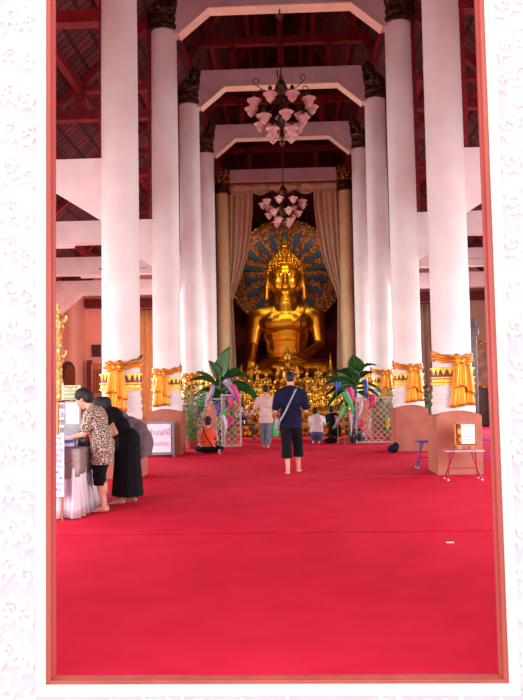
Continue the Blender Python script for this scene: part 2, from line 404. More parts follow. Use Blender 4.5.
def fill(x0, x1, z0, z1, step, r):
    i = 0; z = z0
    row = 0
    while z < z1:
        x = x0 + (step * .5 if row % 2 else 0)
        while x < x1:
            hand = 1 if (row + int(x * 10)) % 2 else -1
            curl(s_, x + rnd(-.01, .01), z + rnd(-.012, .012), r * rnd(.92, 1.06), rnd(0, 2 * PI), hand)
            lobe(s_, x + step * .5, z + rnd(-.02, .02), rnd(0, 6.28), r * .55, r * .2)
            x += step
        z += step * .87; row += 1
for k_ in range(6): fill(DX0 - .1 - k_ * .082, DX0 - .099 - k_ * .082, -.45 + .05 * (k_ % 2), 4.9, .118, .056)
for k_ in range(5): fill(DX1 + .1 + k_ * .082, DX1 + .101 + k_ * .082, -.45 + .05 * (k_ % 2), 4.9, .118, .056)
fill(DX0 - .0, DX1 + .02, -.34, -.05, .095, .056)
for _ in range(1500):
    x = rnd(DX0 - .62, DX0 - .075) if _ % 2 else rnd(DX1 + .075, DX1 + .5); z = rnd(-.5, 4.9)
    lobe(s_, x, z, rnd(0, 6.28), rnd(.025, .05) , rnd(.008, .015), rnd(.001, .004))
for _ in range(160): lobe(s_, rnd(DX0, DX1), rnd(-.4, -.03), rnd(0, 6.28), rnd(.025, .045), rnd(.008, .014), rnd(.001, .004))
so = s_.build('scroll_relief', M['scroll'], sur, 0)

# red mitred frame in the doorway
fr = empty('door_1'); fr['kind'] = 'structure'; fr['label'] = 'red painted frame of the doorway'
def ring(mb, x0, x1, z0, z1, w, y0, y1, wb=None):
    wb = w if wb is None else wb
    mb.prism([(x0, z0), (x0 + w, z0 + wb), (x0 + w, z1 - w), (x0, z1)], 'y', y0, y1)
    mb.prism([(x1, z0), (x1 - w, z0 + wb), (x1 - w, z1 - w), (x1, z1)], 'y', y0, y1)
    mb.prism([(x0, z0), (x0 + w, z0 + wb), (x1 - w, z0 + wb), (x1, z0)], 'y', y0, y1)
    mb.prism([(x0, z1), (x0 + w, z1 - w), (x1 - w, z1 - w), (x1, z1)], 'y', y0, y1)
f1 = MB(); ring(f1, DX0, DX1, .052, DZ, .022, 3.545, 3.575, .018); f1.build('outer_frame', M['frame_red'], fr, 0, bevel=.003)
f2 = MB(); ring(f2, DX0 + .018, DX1 - .018, .06, DZ - .02, .014, 3.575, 3.61, .012); f2.build('inner_frame', M['frame_red'], fr, 0, bevel=.003)

# side walls with unseen windows added for fill lamps, back walls of the aisles, walls of the altar recess
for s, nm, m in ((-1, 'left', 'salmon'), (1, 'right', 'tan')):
    w = MB(); ys = [HY0]
    for y in WIN_Y: ys += [y - 1.0, y + 1.0]
    ys.append(HY1)
    for i in range(0, len(ys), 2): w.box(*sorted((s * HX, s * (HX + .25))), ys[i], ys[i + 1], 0, EAVE)
    for y in WIN_Y:
        w.box(*sorted((s * HX, s * (HX + .25))), y - 1, y + 1, 0, .8); w.box(*sorted((s * HX, s * (HX + .25))), y - 1, y + 1, 4.0, EAVE)
    struct('wall_' + nm, w, M[m], smooth=0)
    struct('wall_back_' + nm, MB().prism([(s * 3.3, 0), (s * (HX + .25), 0), (s * (HX + .25), EAVE), (s * 3.3, 10.9)], 'y', HY1, HY1 + .2), M[m], smooth=0)
    struct('wall_recess_' + nm, MB().box(*sorted((s * 3.35, s * 3.55)), HY1 + .2, 37, 0, 11.6), M['maroon'], smooth=0)
    # roofs
    struct('ceiling_aisle_' + nm, MB().prism([(s * 9.2, 5.5), (s * 2.85, 11.25), (s * 2.85, 11.4), (s * 9.3, 5.62)], 'y', 3.6, HY1 + .2), M['tile'], smooth=0)
    struct('ceiling_nave_' + nm, MB().prism([(s * 3.6, 11.1), (0, 17.1), (0, 17.3), (s * 3.7, 11.2)], 'y', 3.6, 37), M['tile'], smooth=0)
    w = MB().box(*sorted((s * HX, s * (HX + .02))), HY1, HY1, 0, 1)
struct('wall_back', MB().box(-3.55, 3.55, 36.6, 36.8, 0, 17), M['maroon'], smooth=0)
nt = [0]
def trim(mb, m, label, bevel=0):
    nt[0] += 1
    return struct('trim_%d' % nt[0], mb, M[m], label, 0, bevel)
for s, side in ((-1, 'left'), (1, 'right')):
    for x, z in ((5.0, 8.95), (3.9, 9.95), (6.2, 7.85), (7.5, 6.7)):
        trim(MB().box(s * x - .09, s * x + .09, 3.65, HY1, z, z + .24), 'redwood', 'red roof purlin in the %s aisle' % side)
    for x, z in ((2.3, 12.9), (1.2, 14.75)):
        trim(MB().box(s * x - .08, s * x + .08, 3.65, 36.6, z, z + .22), 'redwood', 'red roof purlin over the nave, %s' % side)
    trim(MB().box(s * CX - .14, s * CX + .14, 3.65, 36.6, 11.4, 11.62), 'redwood', 'red wall plate over the %s columns' % side)
for i, y in enumerate(COLY):
    if i < 4:
        for s, side in ((-1, 'left'), (1, 'right')):
            pr = [(3.1, 5.72), (8.6, 5.72), (8.6, 4.35), (7.65, 5.17), (4.15, 5.17), (3.1, 4.5)]
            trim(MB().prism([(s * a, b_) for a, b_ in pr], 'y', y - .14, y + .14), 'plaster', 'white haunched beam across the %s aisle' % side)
            t = MB().box(*sorted((s * 3.0, s * 6.3)), y - .12, y + .12, 8.27, 8.5)
            t.box(*sorted((s * 3.05, s * 3.3)), y - .09, y + .09, 5.75, 10.6)
            t.box(*sorted((s * 4.9, s * 5.12)), y - .08, y + .08, 8.5, 8.95)
            t.box(*sorted((s * 3.0, s * 5.0)), y - .11, y + .11, 8.98, 9.13)
            t.prism([(s * 3.3, 10.85), (s * 8.6, 6.0), (s * 8.6, 5.75), (s * 3.3, 10.6)], 'y', y - .1, y + .1)
            trim(t, 'redwood', 'red roof truss over the %s aisle' % side)
    pr = [(-CX, 11.5), (CX, 11.5), (CX, 10.33), (2.5, 10.35), (1.75, 10.98), (-1.75, 10.98), (-2.5, 10.35), (-CX, 10.33)]
    if i == 4: pr = [(-CX, 11.5), (CX, 11.5), (CX, 10.98), (-CX, 10.98)]
    bm_ = trim(MB().prism(pr, 'y', y - .17, y + .17), 'shaded_plaster', 'white tie beam across the nave with chamfered corners')
    if i < 4:
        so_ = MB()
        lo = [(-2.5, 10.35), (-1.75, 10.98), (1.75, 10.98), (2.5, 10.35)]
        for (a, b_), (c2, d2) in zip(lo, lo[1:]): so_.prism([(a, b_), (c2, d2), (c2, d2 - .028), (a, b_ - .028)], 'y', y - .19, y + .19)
        so_.build('underside_light_strip', M['lit_underside'], bm_, 0)  # added strip whose pale colour stands in for light on the underside
    t = MB().box(-3.0, 3.0, y - .1, y + .1, 12.33, 12.56)
    for x in (-1.5, 0, 1.5): t.box(x - .1, x + .1, y - .11, y + .11, 11.5, 12.3 if x else 16.5)
    for x in (-2.2, -.75, .75, 2.2): t.box(x - .07, x + .07, y - .08, y + .08, 12.5, 12.9 if abs(x) > 2 else 15.2)
    for s in (-1, 1): t.prism([(s * 3.4, 11.2), (s * 3.25, 11.15), (0, 16.55), (0, 16.9)], 'y', y - .12, y + .12)
    t.box(-1.9, 1.9, y - .09, y + .09, 13.5, 13.7)
    trim(t, 'redwood', 'red roof truss over the nave')

# carpets
seams = [HY0 + .1, 7.42, 9.9, 12.0, 14.6, 22.2]
labs = ['red carpet laid nearest the doorway sill', 'red carpet strip beyond the first dark seam, beside the cloth covered table', 'red carpet strip just before the nearest pair of columns',
        'red carpet strip beneath the nearest pair of columns and the blue table', 'red carpet spreading up to the altar, furthest from the doorway']
for i in range(5):
    h = .012 + .002 * (i % 2)
    ga, gb2 = (.03 if i == 1 else .01), (.03 if i == 0 else .01)
    tag(MB().box(-8.5, 8.5, seams[i] + ga, seams[i + 1] - gb2, 0, h).build('red_carpet', M['carpet'], None, 0, bevel=.004), labs[i], 'carpet')
tag(MB().box(-8.5, 8.5, 22.2, 29.5, 0, .012).build('red_carpet', M['carpet'], None, 0), 'red carpet under and beside the tiered altar', 'carpet')

# ------------------------------------------------------------------ columns
def column_parts(root, back=False):
    r = .335 if not back else .29
    m = M['gold_column'] if back else M['column']
    MB().lathe([(r, 1.8), (r, 4), (r * .97, 8), (r * .93, 10.46)], n=40).build('shaft', m, root)
    b = MB().lathe([(.36, 1.0), (.372, 1.06), (.375, 1.14), (.35, 1.17), (.352, 1.2), (.37, 1.23), (.37, 1.27), (.342, 1.3), (.345, 1.33), (.36, 1.36), (.36, 1.4), (.338, 1.43), (.34, 1.5), (.35, 1.52), (.33, 1.54)], n=40)
    b.build('base_moulding', M['column'], root, 30)
    gb = MB().lathe([(.335, 1.52), (.385, 1.53), (.385, 1.555), (.365, 1.57), (.365, 1.62), (.38, 1.64), (.38, 1.66)], n=40).build('gold_band', M['gold_band'], root, 30)
    MB().lathe([(.355, 1.66), (.355, 1.79)], n=40).build('red_band', M['dark_red'], root)
    t = MB().lathe([(.335, 1.79), (.385, 1.79), (.385, 1.82), (.335, 1.83)], n=40)
    for j in range(20):
        a = 2 * PI * j / 20; ca, sa = cos(a), sin(a); q = []
        for w, z in ((-.045, 1.79), (.045, 1.79), (0, 1.69)):
            q.append((.362 * ca - w * sa, .362 * sa + w * ca, z))
        for w, z in ((-.045, 1.79), (.045, 1.79), (0, 1.69)):
            q.append((.35 * ca - w * sa, .35 * sa + w * ca, z))
        t.add(q, [(0, 1, 2), (3, 5, 4), (0, 3, 4, 1), (1, 4, 5, 2), (2, 5, 3, 0)])
    t.build('tooth_moulding', M['gold_band'], root, 0)
    p = MB(); n = 10; top = [(-.385 + .77 * i / n, 1.0 + .09 * sin(PI * i / n) ** .8) for i in range(n + 1)]
    p.prism([(-.385, 0), (.385, 0)] + top[::-1], 'y', -.385, .385)
    p.build('pedestal', M['terracotta'], root, 0, bevel=.012)
    c = MB().lathe([(r * .93, 10.28), (.37, 10.3), (.385, 10.36), (.37, 10.42), (.345, 10.44), (.36, 10.5), (.375, 10.56), (.36, 10.62), (.345, 10.64), (.37, 10.7), (.37, 10.74), (.34, 10.78), (.355, 11.0), (.40, 11.3), (.41, 11.38), (.3, 11.39)], n=36)
    cp = c.build('capital', M['capital'], root, 30); cp.location.z = .13
    for lev, (z0, h, r0, r1) in enumerate(((10.74, .36, .355, .42), (11.02, .38, .37, .45))):
        q = MB()
        for j in range(10):
            a = 2 * PI * (j + .5 * lev) / 10; ca, sa = cos(a), sin(a)
            def fn(u, v_, ca=ca, sa=sa):
                w = (u - .5) * .2 * (1.15 - v_ ** 3 * 1.1); rr = r0 + (r1 - r0) * v_ ** 1.5 + .02 - .03 * abs(u - .5)
                return (rr * ca - w * sa, rr * sa + w * ca, z0 + h * v_)
            q.grid(fn, 3, 5)
        q.build('capital_petals', M['gold_carved'] if back else M['capital'], cp, 30, solid=.02)
near = ['nearest the doorway', 'second from the doorway', 'third from the doorway', 'fourth from the doorway', 'furthest back, flanking the altar curtain']
for j, (s, side) in enumerate(((-1, 'left'), (1, 'right'))):
    proto = None
    for i, y in enumerate(COLY):
        lab = ('tall white round column in the %s row, %s' if i < 4 else 'pale gold round column in the %s row, %s') % (side, near[i])
        if i == 0 and j == 0:
            t = thing('column', lab, 'column', (s * CX - .05, y, .016), 0, 'columns lining the nave'); column_parts(t); cproto = t
        elif i < 4: t = dup(cproto, (s * CX, y, .016), 0, lab)
        elif j == 0:
            t = thing('column', lab, 'column', (s * 2.78, y, .016), 0, 'columns lining the nave'); column_parts(t, True); bproto = t
        else: t = dup(bproto, (s * 2.78, y, .016), 0, lab)

# gold satin sashes tied round the columns (local: knot faces -Y)
def sash_proto():
    t = empty('column_sash')
    ph = [rnd(0, 6) for _ in range(4)]
    def band(u, v_):
        a = -PI / 2 + 2 * PI * u; d = (1 - cos(2 * PI * u)) / 2; d = d ** .6
        w = .10 + .12 * d; zc = .0 + .15 * d
        z = zc + (v_ - .5) * w * (1 + .1 * sin(5 * a)) + .012 * sin(9 * a + ph[0])
        r = .348 + .022 * abs(sin(v_ * 8 + 2 * sin(a * 2 + ph[1]))) * (1 - abs(v_ - .5) * 1.2)
        return (r * cos(a), r * sin(a), z)
    MB().grid(band, 72, 12, True).build('band', M['satin'], t, 60, solid=.006)
    kb = MB().ell((0, -.42, 0), (.07, .06, .065)).ell((.0, -.46, -.01), (.04, .03, .06))
    for s in (-1, 1):
        for q, (ex, ez) in enumerate(((.17, .07), (.2, -.01), (.14, -.07), (.1, .1))):
            kb.cap((s * .03, -.42, ez * .2), .022, (s * ex * .6, -.455, ez * .8), .032); kb.cap((s * ex * .6, -.455, ez * .8), .032, (s * ex, -.43, ez), .024)
    fuse(kb, 'knot', M['satin'], t, .009, 3)
    for q, (x0, w0, w1, L, yo, seed) in enumerate(((.0, .2, .44, .78, -.405, 1), (-.03, .13, .22, .46, -.445, 2), (.1, .09, .16, .56, -.435, 4))):
        def tail(u, v_):
            w = w0 + (w1 - w0) * v_ ** .7
            x = x0 * (1 + .5 * v_) + (u - .5) * w
            f = sin(u * (16 if q == 0 else 9) + seed + 1.5 * v_) * (.012 + .014 * v_)
            return (x, yo - .03 * v_ + f + .25 * (x) ** 2, -.0 - L * v_ - .02 * sin(u * 5 + seed) * v_)
        MB().grid(tail, 40, 14).build('tail', M['satin'], t, 70, solid=.006)
    return t
sp = None
for i, y in enumerate(COLY[:4]):
    for s, side in ((-1, 'left'), (1, 'right')):
        lab = 'gold satin sash knotted round the %s column %s' % (side, near[i])
        loc = (s * CX, y, 1.95); rz = s * .14
        if sp is None:
            sp = sash_proto(); sp.location = loc; sp.rotation_euler = (0, 0, rz); tag(sp, lab, 'sash', 'gold sashes on the columns')
        else: dup(sp, loc, rz + rnd(-.05, .05), lab)

# ------------------------------------------------------------------ chandeliers
ch = thing('chandelier', 'large bronze chandelier of frosted tulip shades hanging nearest the doorway', 'chandelier', (0, 16.9, 7.5), 0, 'chandeliers over the nave')
MB().tube([(0, 0, 1.75), (0, 0, 3.45)], .014, 6).lathe([(.02, 3.48), (.02, 3.35), (.1, 3.3), (.11, 3.26), (.03, 3.16), (.02, 3.1)], n=12).build('suspension_rod', M['bronze'], ch)
MB().lathe([(.0, -.02), (.03, .0), (.07, .06), (.03, .12), (.09, .2), (.05, .3), (.04, .5), (.1, .6), (.12, .68), (.05, .78), (.04, 1.2), (.07, 1.3), (.13, 1.36), (.16, 1.45), (.1, 1.58), (.04, 1.68), (.06, 1.73), (.02, 1.8)], n=16).build('body', M['bronze'], ch)
def shade_arm(a, r, z, k):
    ca, sa = cos(a), sin(a)
    P = [(.05, z + .1 + .25), (.25 * r / .75, z + .18), (.6 * r, z + .1), (r * .9, z + .2), (r, z + .27), (r, z + .2)]
    arm = MB().tube([(q * ca, q * sa, h) for q, h in P], .012, 6).build('arm', M['bronze'], ch)
    sh = MB().lathe([(.0, -.2), (.012, -.175), (.035, -.15), (.075, -.12), (.105, -.08), (.115, -.04), (.12, -.01), (.15, .015), (.175, .03), (.178, .045), (.14, .055), (.09, .075), (.05, .11), (.03, .14)], (r * ca, r * sa, z + .06), 14, True, lobes=7, depth=.03)
    sh.build('glass_shade', M['shade'], ch, 60)
    MB().lathe([(.02, .18), (.045, .2), (.05, .26), (.02, .3)], (r * ca, r * sa, z), 10).build('shade_cap', M['bronze'], arm)
for j in range(9): shade_arm(2 * PI * (j + .25) / 9, .76, .9, 0)
for j in range(6): shade_arm(2 * PI * (j + .5) / 6 + .2, .55, .52, 1)
for j in range(4): shade_arm(2 * PI * (j + .5) / 4, .32, .24, 2)
for j in range(6):
    a = 2 * PI * j / 6 + .4; ca, sa = cos(a), sin(a); P = []
    for i in range(22):
        t = i / 21
        if t < .55: q = .1 + .55 * t / .55; h = 1.42 - .1 * sin(PI * t / .55)
        else:
            b_ = (t - .55) / .45 * 2 * PI * .95; rr = .1 * (1 - .5 * (t - .55) / .45); q = .65 + rr * sin(b_) ; h = 1.42 + .1 - rr * cos(b_)
        P.append((q * ca, q * sa, h))
    MB().tube(P, .012, 6).build('scroll_arm', M['bronze'], ch)
dup(ch, (0, 25.9, 7.5), .15, 'bronze chandelier of frosted shades hanging in front of the altar curtain')

# fans and fluorescent lamps
fan = thing('ceiling_fan', 'ceiling fan hanging from the left aisle beam behind the nearest left column', 'fan', (-4.05, 16.9, 4.6), .5, 'ceiling fans in the aisles')
MB().tube([(0, 0, .05), (0, 0, .57)], .015, 8).build('rod', M['grey_metal'], fan)
MB().lathe([(.02, -.06), (.1, -.04), (.12, .0), (.1, .05), (.03, .08)], n=18).build('motor', M['grey_metal'], fan)
for j in range(3):
    MB().box(.1, .68, -.06, .06, -.005, .008, Matrix.Rotation(2 * PI * j / 3, 4, 'Z') @ Matrix.Rotation(.15, 4, 'X')).build('blade', M['grey_metal'], fan, bevel=.003)
dup(fan, (4.1, 16.9, 4.6), .1, 'ceiling fan hanging from the right aisle beam behind the nearest right column')
def tube_lamp(x, y, z, label):
    t = thing('fluorescent_lamp', label, 'lamp', (x, y, z), 0, 'fluorescent battens in the aisle')
    MB().box(-.6, .6, -.04, .04, -.05, 0).build('housing', M['plaster'], t, 0)
    MB().tube([(-.58, 0, -.075), (.58, 0, -.075)], .016, 8).build('tube', M['tube'], t)
tube_lamp(-5.75, 16.9, 5.17, 'white fluorescent batten under the left aisle beam, close to the door frame')
tube_lamp(-5.75, 21.4, 5.17, 'white fluorescent batten under the further left aisle beam')

# ------------------------------------------------------------------ altar curtain, mandorla, great statue
def curtain_half(s, label):
    t = thing('altar_curtain', label, 'curtain', (s * 2.62, 31.75, .05))
    P = [(10.95, 1.25), (9.6, 1.2), (8.5, 1.08), (7.6, .92), (6.9, .7), (6.3, .48), (5.9, .33), (5.6, .24)]
    def wid(z):
        for (za, wa), (zb, wb) in zip(P, P[1:]):
            if z >= zb: return wa + (wb - wa) * (za - z) / (za - zb)
        return .24 + .1 * min(1, (5.6 - z) / 3)
    def fn(u, v_):
        z = 10.95 - v_ * 9.2; w = wid(z)
        fold = sin(u * 30 + .5 * sin(v_ * 5)) * (.05 if w > .4 else .03) + .03 * sin(u * 11 + 1)
        sag = -.25 * u * (1 if z > 5.6 else 0) * math.exp(-((z - 7) / 3) ** 2)
        return (-s * u * w, fold, z + sag * 0)
    MB().grid(fn, 90, 60).build('drape', M['curtain'], t, 70, solid=.01)
    MB().lathe([(.10, 0), (.14, .03), (.14, .09), (.10, .12)], (-s * .12, 0, 5.55), 14, False).build('tieback', M['gold_band'], t)
    return t
curtain_half(-1, 'cream curtain gathered to the left column beside the great statue')
curtain_half(1, 'cream curtain gathered to the right column beside the great statue')
def val(u, v_):
    x = -2.6 + 5.2 * u; sc = abs(sin(u * PI * 5))
    L = .3 + .25 * sc
    return (x, .05 * sin(v_ * 9 + 3 * sc) + .02 * sin(u * 70), 10.97 - v_ * L)
tv = thing('curtain_valance', 'cream swagged valance above the great statue under the far beam', 'valance', (0, 31.6, 0))
MB().grid(val, 120, 8).build('swags', M['curtain'], tv, 70, solid=.01)
MB().tube([(-2.5, .02, 10.98), (2.5, .02, 10.98)], .03, 8).build('rail', M['brown_wood'], tv)

md = thing('mandorla', 'ornate gold backing screen with dark blue rays behind the great statue', 'backing screen', (0.03, 35.6, 0))
pts = []; n = 72
for i in range(n):
    a = 2 * PI * i / n; r = 2.62 + .06 * abs(sin(a * 15))
    if sin(a) < 0: r *= 1 + .12 * abs(cos(a)) * 1
    pts.append((r * cos(a), 7.45 + r * sin(a) * (1.08 if sin(a) > 0 else 1)))
mo = MB().prism(pts, 'y', 0, .2); mo.build('screen', M['mandorla'], md, 0)
MB().box(-1.0, 1.0, .02, .18, 0, 5.2).build('support', M['dark_wood'], md, 0)
rim = MB()
for i in range(n):
    rim.ell((pts[i][0] * .97, -.02, 7.45 + (pts[i][1] - 7.45) * .97), (.1, .06, .1), None, 8, 5)
rim.build('beaded_rim', M['gold_small'], md)
for i in range(18):
    a = 2 * PI * (i + .5) / 18 + 0
    poly = []
    for t, w in ((1.15, .05), (1.3, .07), (1.5, .09), (1.7, .12), (1.95, .16), (2.1, .15), (2.18, .07)): poly.append((t, w))
    q = [(t, w) for t, w in poly] + [(t, -w) for t, w in reversed(poly)]
    q = [(x * cos(a) - y * sin(a), 7.45 + x * sin(a) + y * cos(a)) for x, y in q]
    MB().prism(q, 'y', -.05, .02).build('ray', M['ray'], md, 0)

def buddha(parent, big=True):
    """seated figure, local: base z=0, faces -Y, about 7.4 high"""
    b = MB()
    R = Matrix.Rotation
    # crossed legs and hips
    b.ell((0, .1, .75), (1.9, 1.15, .62)); b.ell((-1.75, -.35, .55), (.8, .65, .5)); b.ell((1.75, -.35, .55), (.8, .65, .5))
    b.cap((-1.9, -.5, .5), .48, (.6, -1.0, .5), .34); b.cap((1.9, -.5, .75), .46, (-.5, -1.05, .8), .33)
    # torso: slim waist, broad chest, round shoulders
    b.cap((0, .14, 1.3), 1.0, (0, .12, 2.4), 1.08) if False else b.ell((0, .14, 1.9), (1.08, .72, 1.6)); b.ell((0, .12, 2.5), (1.18, .74, 1.2)); b.ell((0, .08, 3.1), (1.42, .78, .88)); b.ell((-.5, -.1, 3.05), (.85, .62, .6)); b.ell((.5, -.1, 3.05), (.85, .62, .6))
    b.cap((-1.4, .12, 3.45), .45, (1.4, .12, 3.45), .45)
    for s in (-1, 1): b.cap((0, .12, 3.7), .45, (s * 1.3, .12, 3.55), .44)
    b.cap((0, .12, 3.65), .68, (0, .02, 4.5), .52)
    for z in (4.12, 4.26): b.ell((0, .05, z), (.62, .6, .06), None, 20, 8)
    # arms
    b.cap((-1.5, .12, 3.45), .44, (-1.7, .0, 1.95), .33); b.cap((-1.7, .0, 1.95), .32, (-1.75, -.95, 1.12), .22)
    b.cap((1.5, .12, 3.45), .44, (1.68, .05, 1.95), .33); b.cap((1.68, .05, 1.95), .32, (.75, -.95, 1.25), .22)
    # hands: right hand falls over the knee, left hand lies in the lap
    b.ell((-1.75, -1.1, .98), (.24, .16, .3))
    for i, L in enumerate((.42, .5, .47, .38)):
        x = -1.92 + i * .12; b.cap((x, -1.15, .85), .065, (x, -1.24, .6), .06); b.cap((x, -1.24, .6), .06, (x, -1.22, .6 - L * .7), .05)
    b.cap((-1.55, -1.05, 1.0), .08, (-1.42, -1.18, .72), .06)
    b.ell((.45, -1.08, 1.2), (.4, .26, .13))
    for i in range(4): b.cap((.2, -.95 - i * .12, 1.2), .065, (-.35, -.98 - i * .11, 1.2), .05)
    b.cap((.5, -1.3, 1.24), .08, (.1, -1.34, 1.32), .06)
    # head
    b.ell((0, 0, 5.5), (.84, .78, .95)); b.ell((0, -.08, 5.05), (.76, .66, .62)); b.ell((0, -.3, 4.62), (.34, .3, .18)); b.ell((0, -.1, 5.9), (.7, .66, .5))
    b.cap((0, -.76, 5.6), .07, (0, -.86, 5.18), .1); b.ell((0, -.8, 5.12), (.16, .12, .08)); b.ell((0, -.66, 4.92), (.26, .12, .13))
    for s in (-1, 1):
        b.ell((s * .31, -.68, 5.5), (.2, .1, .1)); b.ell((s * .36, -.5, 5.15), (.3, .26, .4))
        b.cap((s * .84, -.05, 5.75), .13, (s * .9, -.08, 5.2), .12); b.cap((s * .9, -.08, 5.2), .11, (s * .95, -.1, 4.45), .15)
    body = fuse(b, 'figure', M['gold'], parent, .04, 14)
    for s in (-1, 1):
        MB().tube([(s * .09, -.82, 5.62), (s * .2, -.8, 5.74), (s * .36, -.75, 5.77), (s * .52, -.64, 5.68), (s * .62, -.52, 5.56)], [.02, .03, .03, .026, .01], 7).build('brow', M['gold'], parent)
        MB().tube([(s * .15, -.78, 5.5), (s * .3, -.8, 5.56), (s * .5, -.66, 5.5)], [.012, .024, .012], 7).build('eyelid', M['gold'], parent)
    for z, w, r in ((4.96, .26, .04), (4.87, .2, .045)):
        MB().tube([(-w, -.68, z + .035), (-w * .5, -.77, z + .0), (0, -.79, z + (.0 if z < 4.9 else -.015)), (w * .5, -.77, z), (w, -.68, z + .035)], [.012, r, r, r, .012], 8).build('lip', M['gold'], parent)
    # robe edge across the chest
    P = [(.95, -.55, 3.85), (.8, -.72, 3.5), (.4, -.84, 3.0), (-.2, -.86, 2.7), (-.8, -.7, 2.75), (-1.15, -.35, 2.95)]
    MB().tube(P, .05, 8).build('robe_edge', M['gold'], parent)
    MB().tube([(.74, -.7, 3.35), (.7, -.84, 2.9), (.62, -.78, 2.2), (.6, -.68, 1.5)], [.06, .13, .13, .1], 8, True, .4).build('shoulder_cloth', M['gold'], parent)
    # hair: curls on a domed skull rising to a flame
    h = MB().ell((0, .05, 6.0), (.8, .78, .5)); h.ell((0, .08, 6.3), (.6, .58, .42)); h.ell((0, .08, 6.6), (.36, .36, .34)); h.cap((0, .08, 6.7), .22, (0, .08, 6.95), .12)
    hair = fuse(h, 'hair', M['gold'], parent, .05, 2)
    cu = MB()
    for z, r in ((5.86, .84), (6.02, .83), (6.17, .8), (6.31, .73), (6.44, .63), (6.56, .52), (6.67, .42), (6.78, .35), (6.88, .27)):
        n_ = int(2 * PI * r / .205); off = rnd(0, 1)
        for j in range(n_):
            a = 2 * PI * (j + off) / n_
            if z < 6.1 and sin(a) < -.45: continue
            cu.ell((r * cos(a), .06 + r * sin(a), z), (.078, .078, .078), None, 8, 5)
    for x in range(-5, 6): cu.ell((x * .14, -.02 - .76 * math.sqrt(1 - (x * .14 / .9) ** 2), 6.16 - .012 * x * x), .078, None, 8, 5)
    cu.build('curls', M['gold'], hair)
    fl = MB().lathe([(.12, 6.9), (.2, 7.0), (.16, 7.12), (.22, 7.2), (.12, 7.34), (.14, 7.42), (.05, 7.58), (.0, 7.8)], (0, .08, 0), 12, True, lobes=6, depth=.15)
    fl.build('flame_finial', M['gold'], parent)
    for s in (-1, 1):
        ey = MB().ell((s * .31, -.77, 5.48), (.12, .045, .028), None, 10, 6).build('eye', M['eye_white'], parent)
        MB().ell((s * .3, -.805, 5.48), (.055, .02, .026), None, 10, 6).build('pupil', M['eye_dark'], ey)
bd = thing('buddha_statue', 'huge gold seated Buddha statue towering over the altar', 'statue', (0.02, 34.0, 1.86))
buddha(bd)
bd.scale = (.985, .95, .93)
lb = thing('statue_base', 'gold lotus platform carrying the huge seated statue', 'platform', (0, 34.0, 0))
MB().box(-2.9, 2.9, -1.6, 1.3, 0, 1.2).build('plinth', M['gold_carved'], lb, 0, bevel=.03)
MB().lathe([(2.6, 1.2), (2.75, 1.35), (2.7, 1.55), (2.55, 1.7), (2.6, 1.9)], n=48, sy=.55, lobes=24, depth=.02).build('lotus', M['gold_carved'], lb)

# ------------------------------------------------------------------ tiered altar with small statues
TIERS = [(22.6, .42, 2.3), (24.0, .75, 2.3), (25.4, 1.02, 2.3), (26.9, 1.25, 2.3), (28.4, 1.45, 2.3), (29.9, 1.6, 2.25)]
al = thing('altar', 'stepped gilded altar crowded with small gold statues below the great statue', 'altar', (0, 22.6, 0))
for i, (y, z, hw) in enumerate(TIERS):
    y1 = TIERS[i + 1][0] if i < 5 else 31.6
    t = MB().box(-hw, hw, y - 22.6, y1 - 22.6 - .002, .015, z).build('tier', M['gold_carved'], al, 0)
    MB().box(-hw - .02, hw + .02, y - 22.6 - .03, y - 22.6 + .05, z - .07, z + .006).build('tier_edge', M['gold_band'], t, 0)
for j in range(11):
    x = -2.1 + j * .42
    MB().lathe([(.03, .02), (.13, .06), (.15, .14), (.1, .2), (.14, .26), (.05, .34), (.02, .4)], (x, -.05, 0), 10, sy=.45).build('front_ornament', M['gold_small'], al)

def small_seated():
    t = empty('gilded_statue')
    MB().lathe([(.30, 0), (.32, .04), (.26, .09), (.22, .12), (.27, .18), (.29, .22), (.24, .24)], n=16, sy=.75, lobes=8, depth=.05).build('lotus_base', M['gold_small'], t)
    b = MB(); b.ell((0, 0, .31), (.27, .17, .09)); b.cap((-.24, -.05, .3), .07, (.08, -.14, .3), .05); b.cap((.24, -.05, .32), .07, (-.08, -.15, .34), .05)
    b.ell((0, .02, .46), (.13, .09, .16)); b.ell((0, .01, .6), (.17, .09, .1)); b.cap((0, 0, .64), .06, (0, 0, .72), .05)
    for s in (-1, 1):
        b.cap((s * .17, .01, .62), .055, (s * .22, 0, .44), .042)
    b.cap((-.22, 0, .44), .042, (-.22, -.14, .34), .03); b.cap((.22, 0, .44), .042, (.06, -.14, .37), .03)
    b.ell((0, -.01, .8), (.085, .09, .105)); b.ell((0, .0, .86), (.09, .09, .07)); b.cap((0, 0, .92), .045, (0, 0, .98), .03); b.cap((0, 0, .98), .025, (0, 0, 1.08), .008)
    fuse(b, 'figure', M['gold_small'], t, .016, 2)
    return t
def small_standing():
    t = empty('gilded_statue')
    MB().lathe([(.2, 0), (.22, .05), (.16, .09), (.19, .15), (.15, .17)], n=14).build('lotus_base', M['gold_small'], t)
    b = MB(); b.cap((0, 0, .2), .1, (0, 0, .62), .1); b.ell((0, 0, .8), (.13, .08, .14)); b.ell((0, 0, .28), (.15, .1, .14)); b.cap((0, 0, .9), .05, (0, 0, .98), .04)
    for s in (-1, 1): b.cap((s * .14, 0, .86), .04, (s * .17, -.02, .66), .034); b.cap((s * .17, -.02, .66), .033, (s * .06, -.14, .72), .026)
    b.ell((0, 0, 1.04), (.07, .075, .09)); b.cap((0, 0, 1.1), .05, (0, 0, 1.18), .02); b.cap((0, 0, 1.18), .018, (0, 0, 1.28), .006)
    fuse(b, 'figure', M['gold_small'], t, .016, 2)
    return t
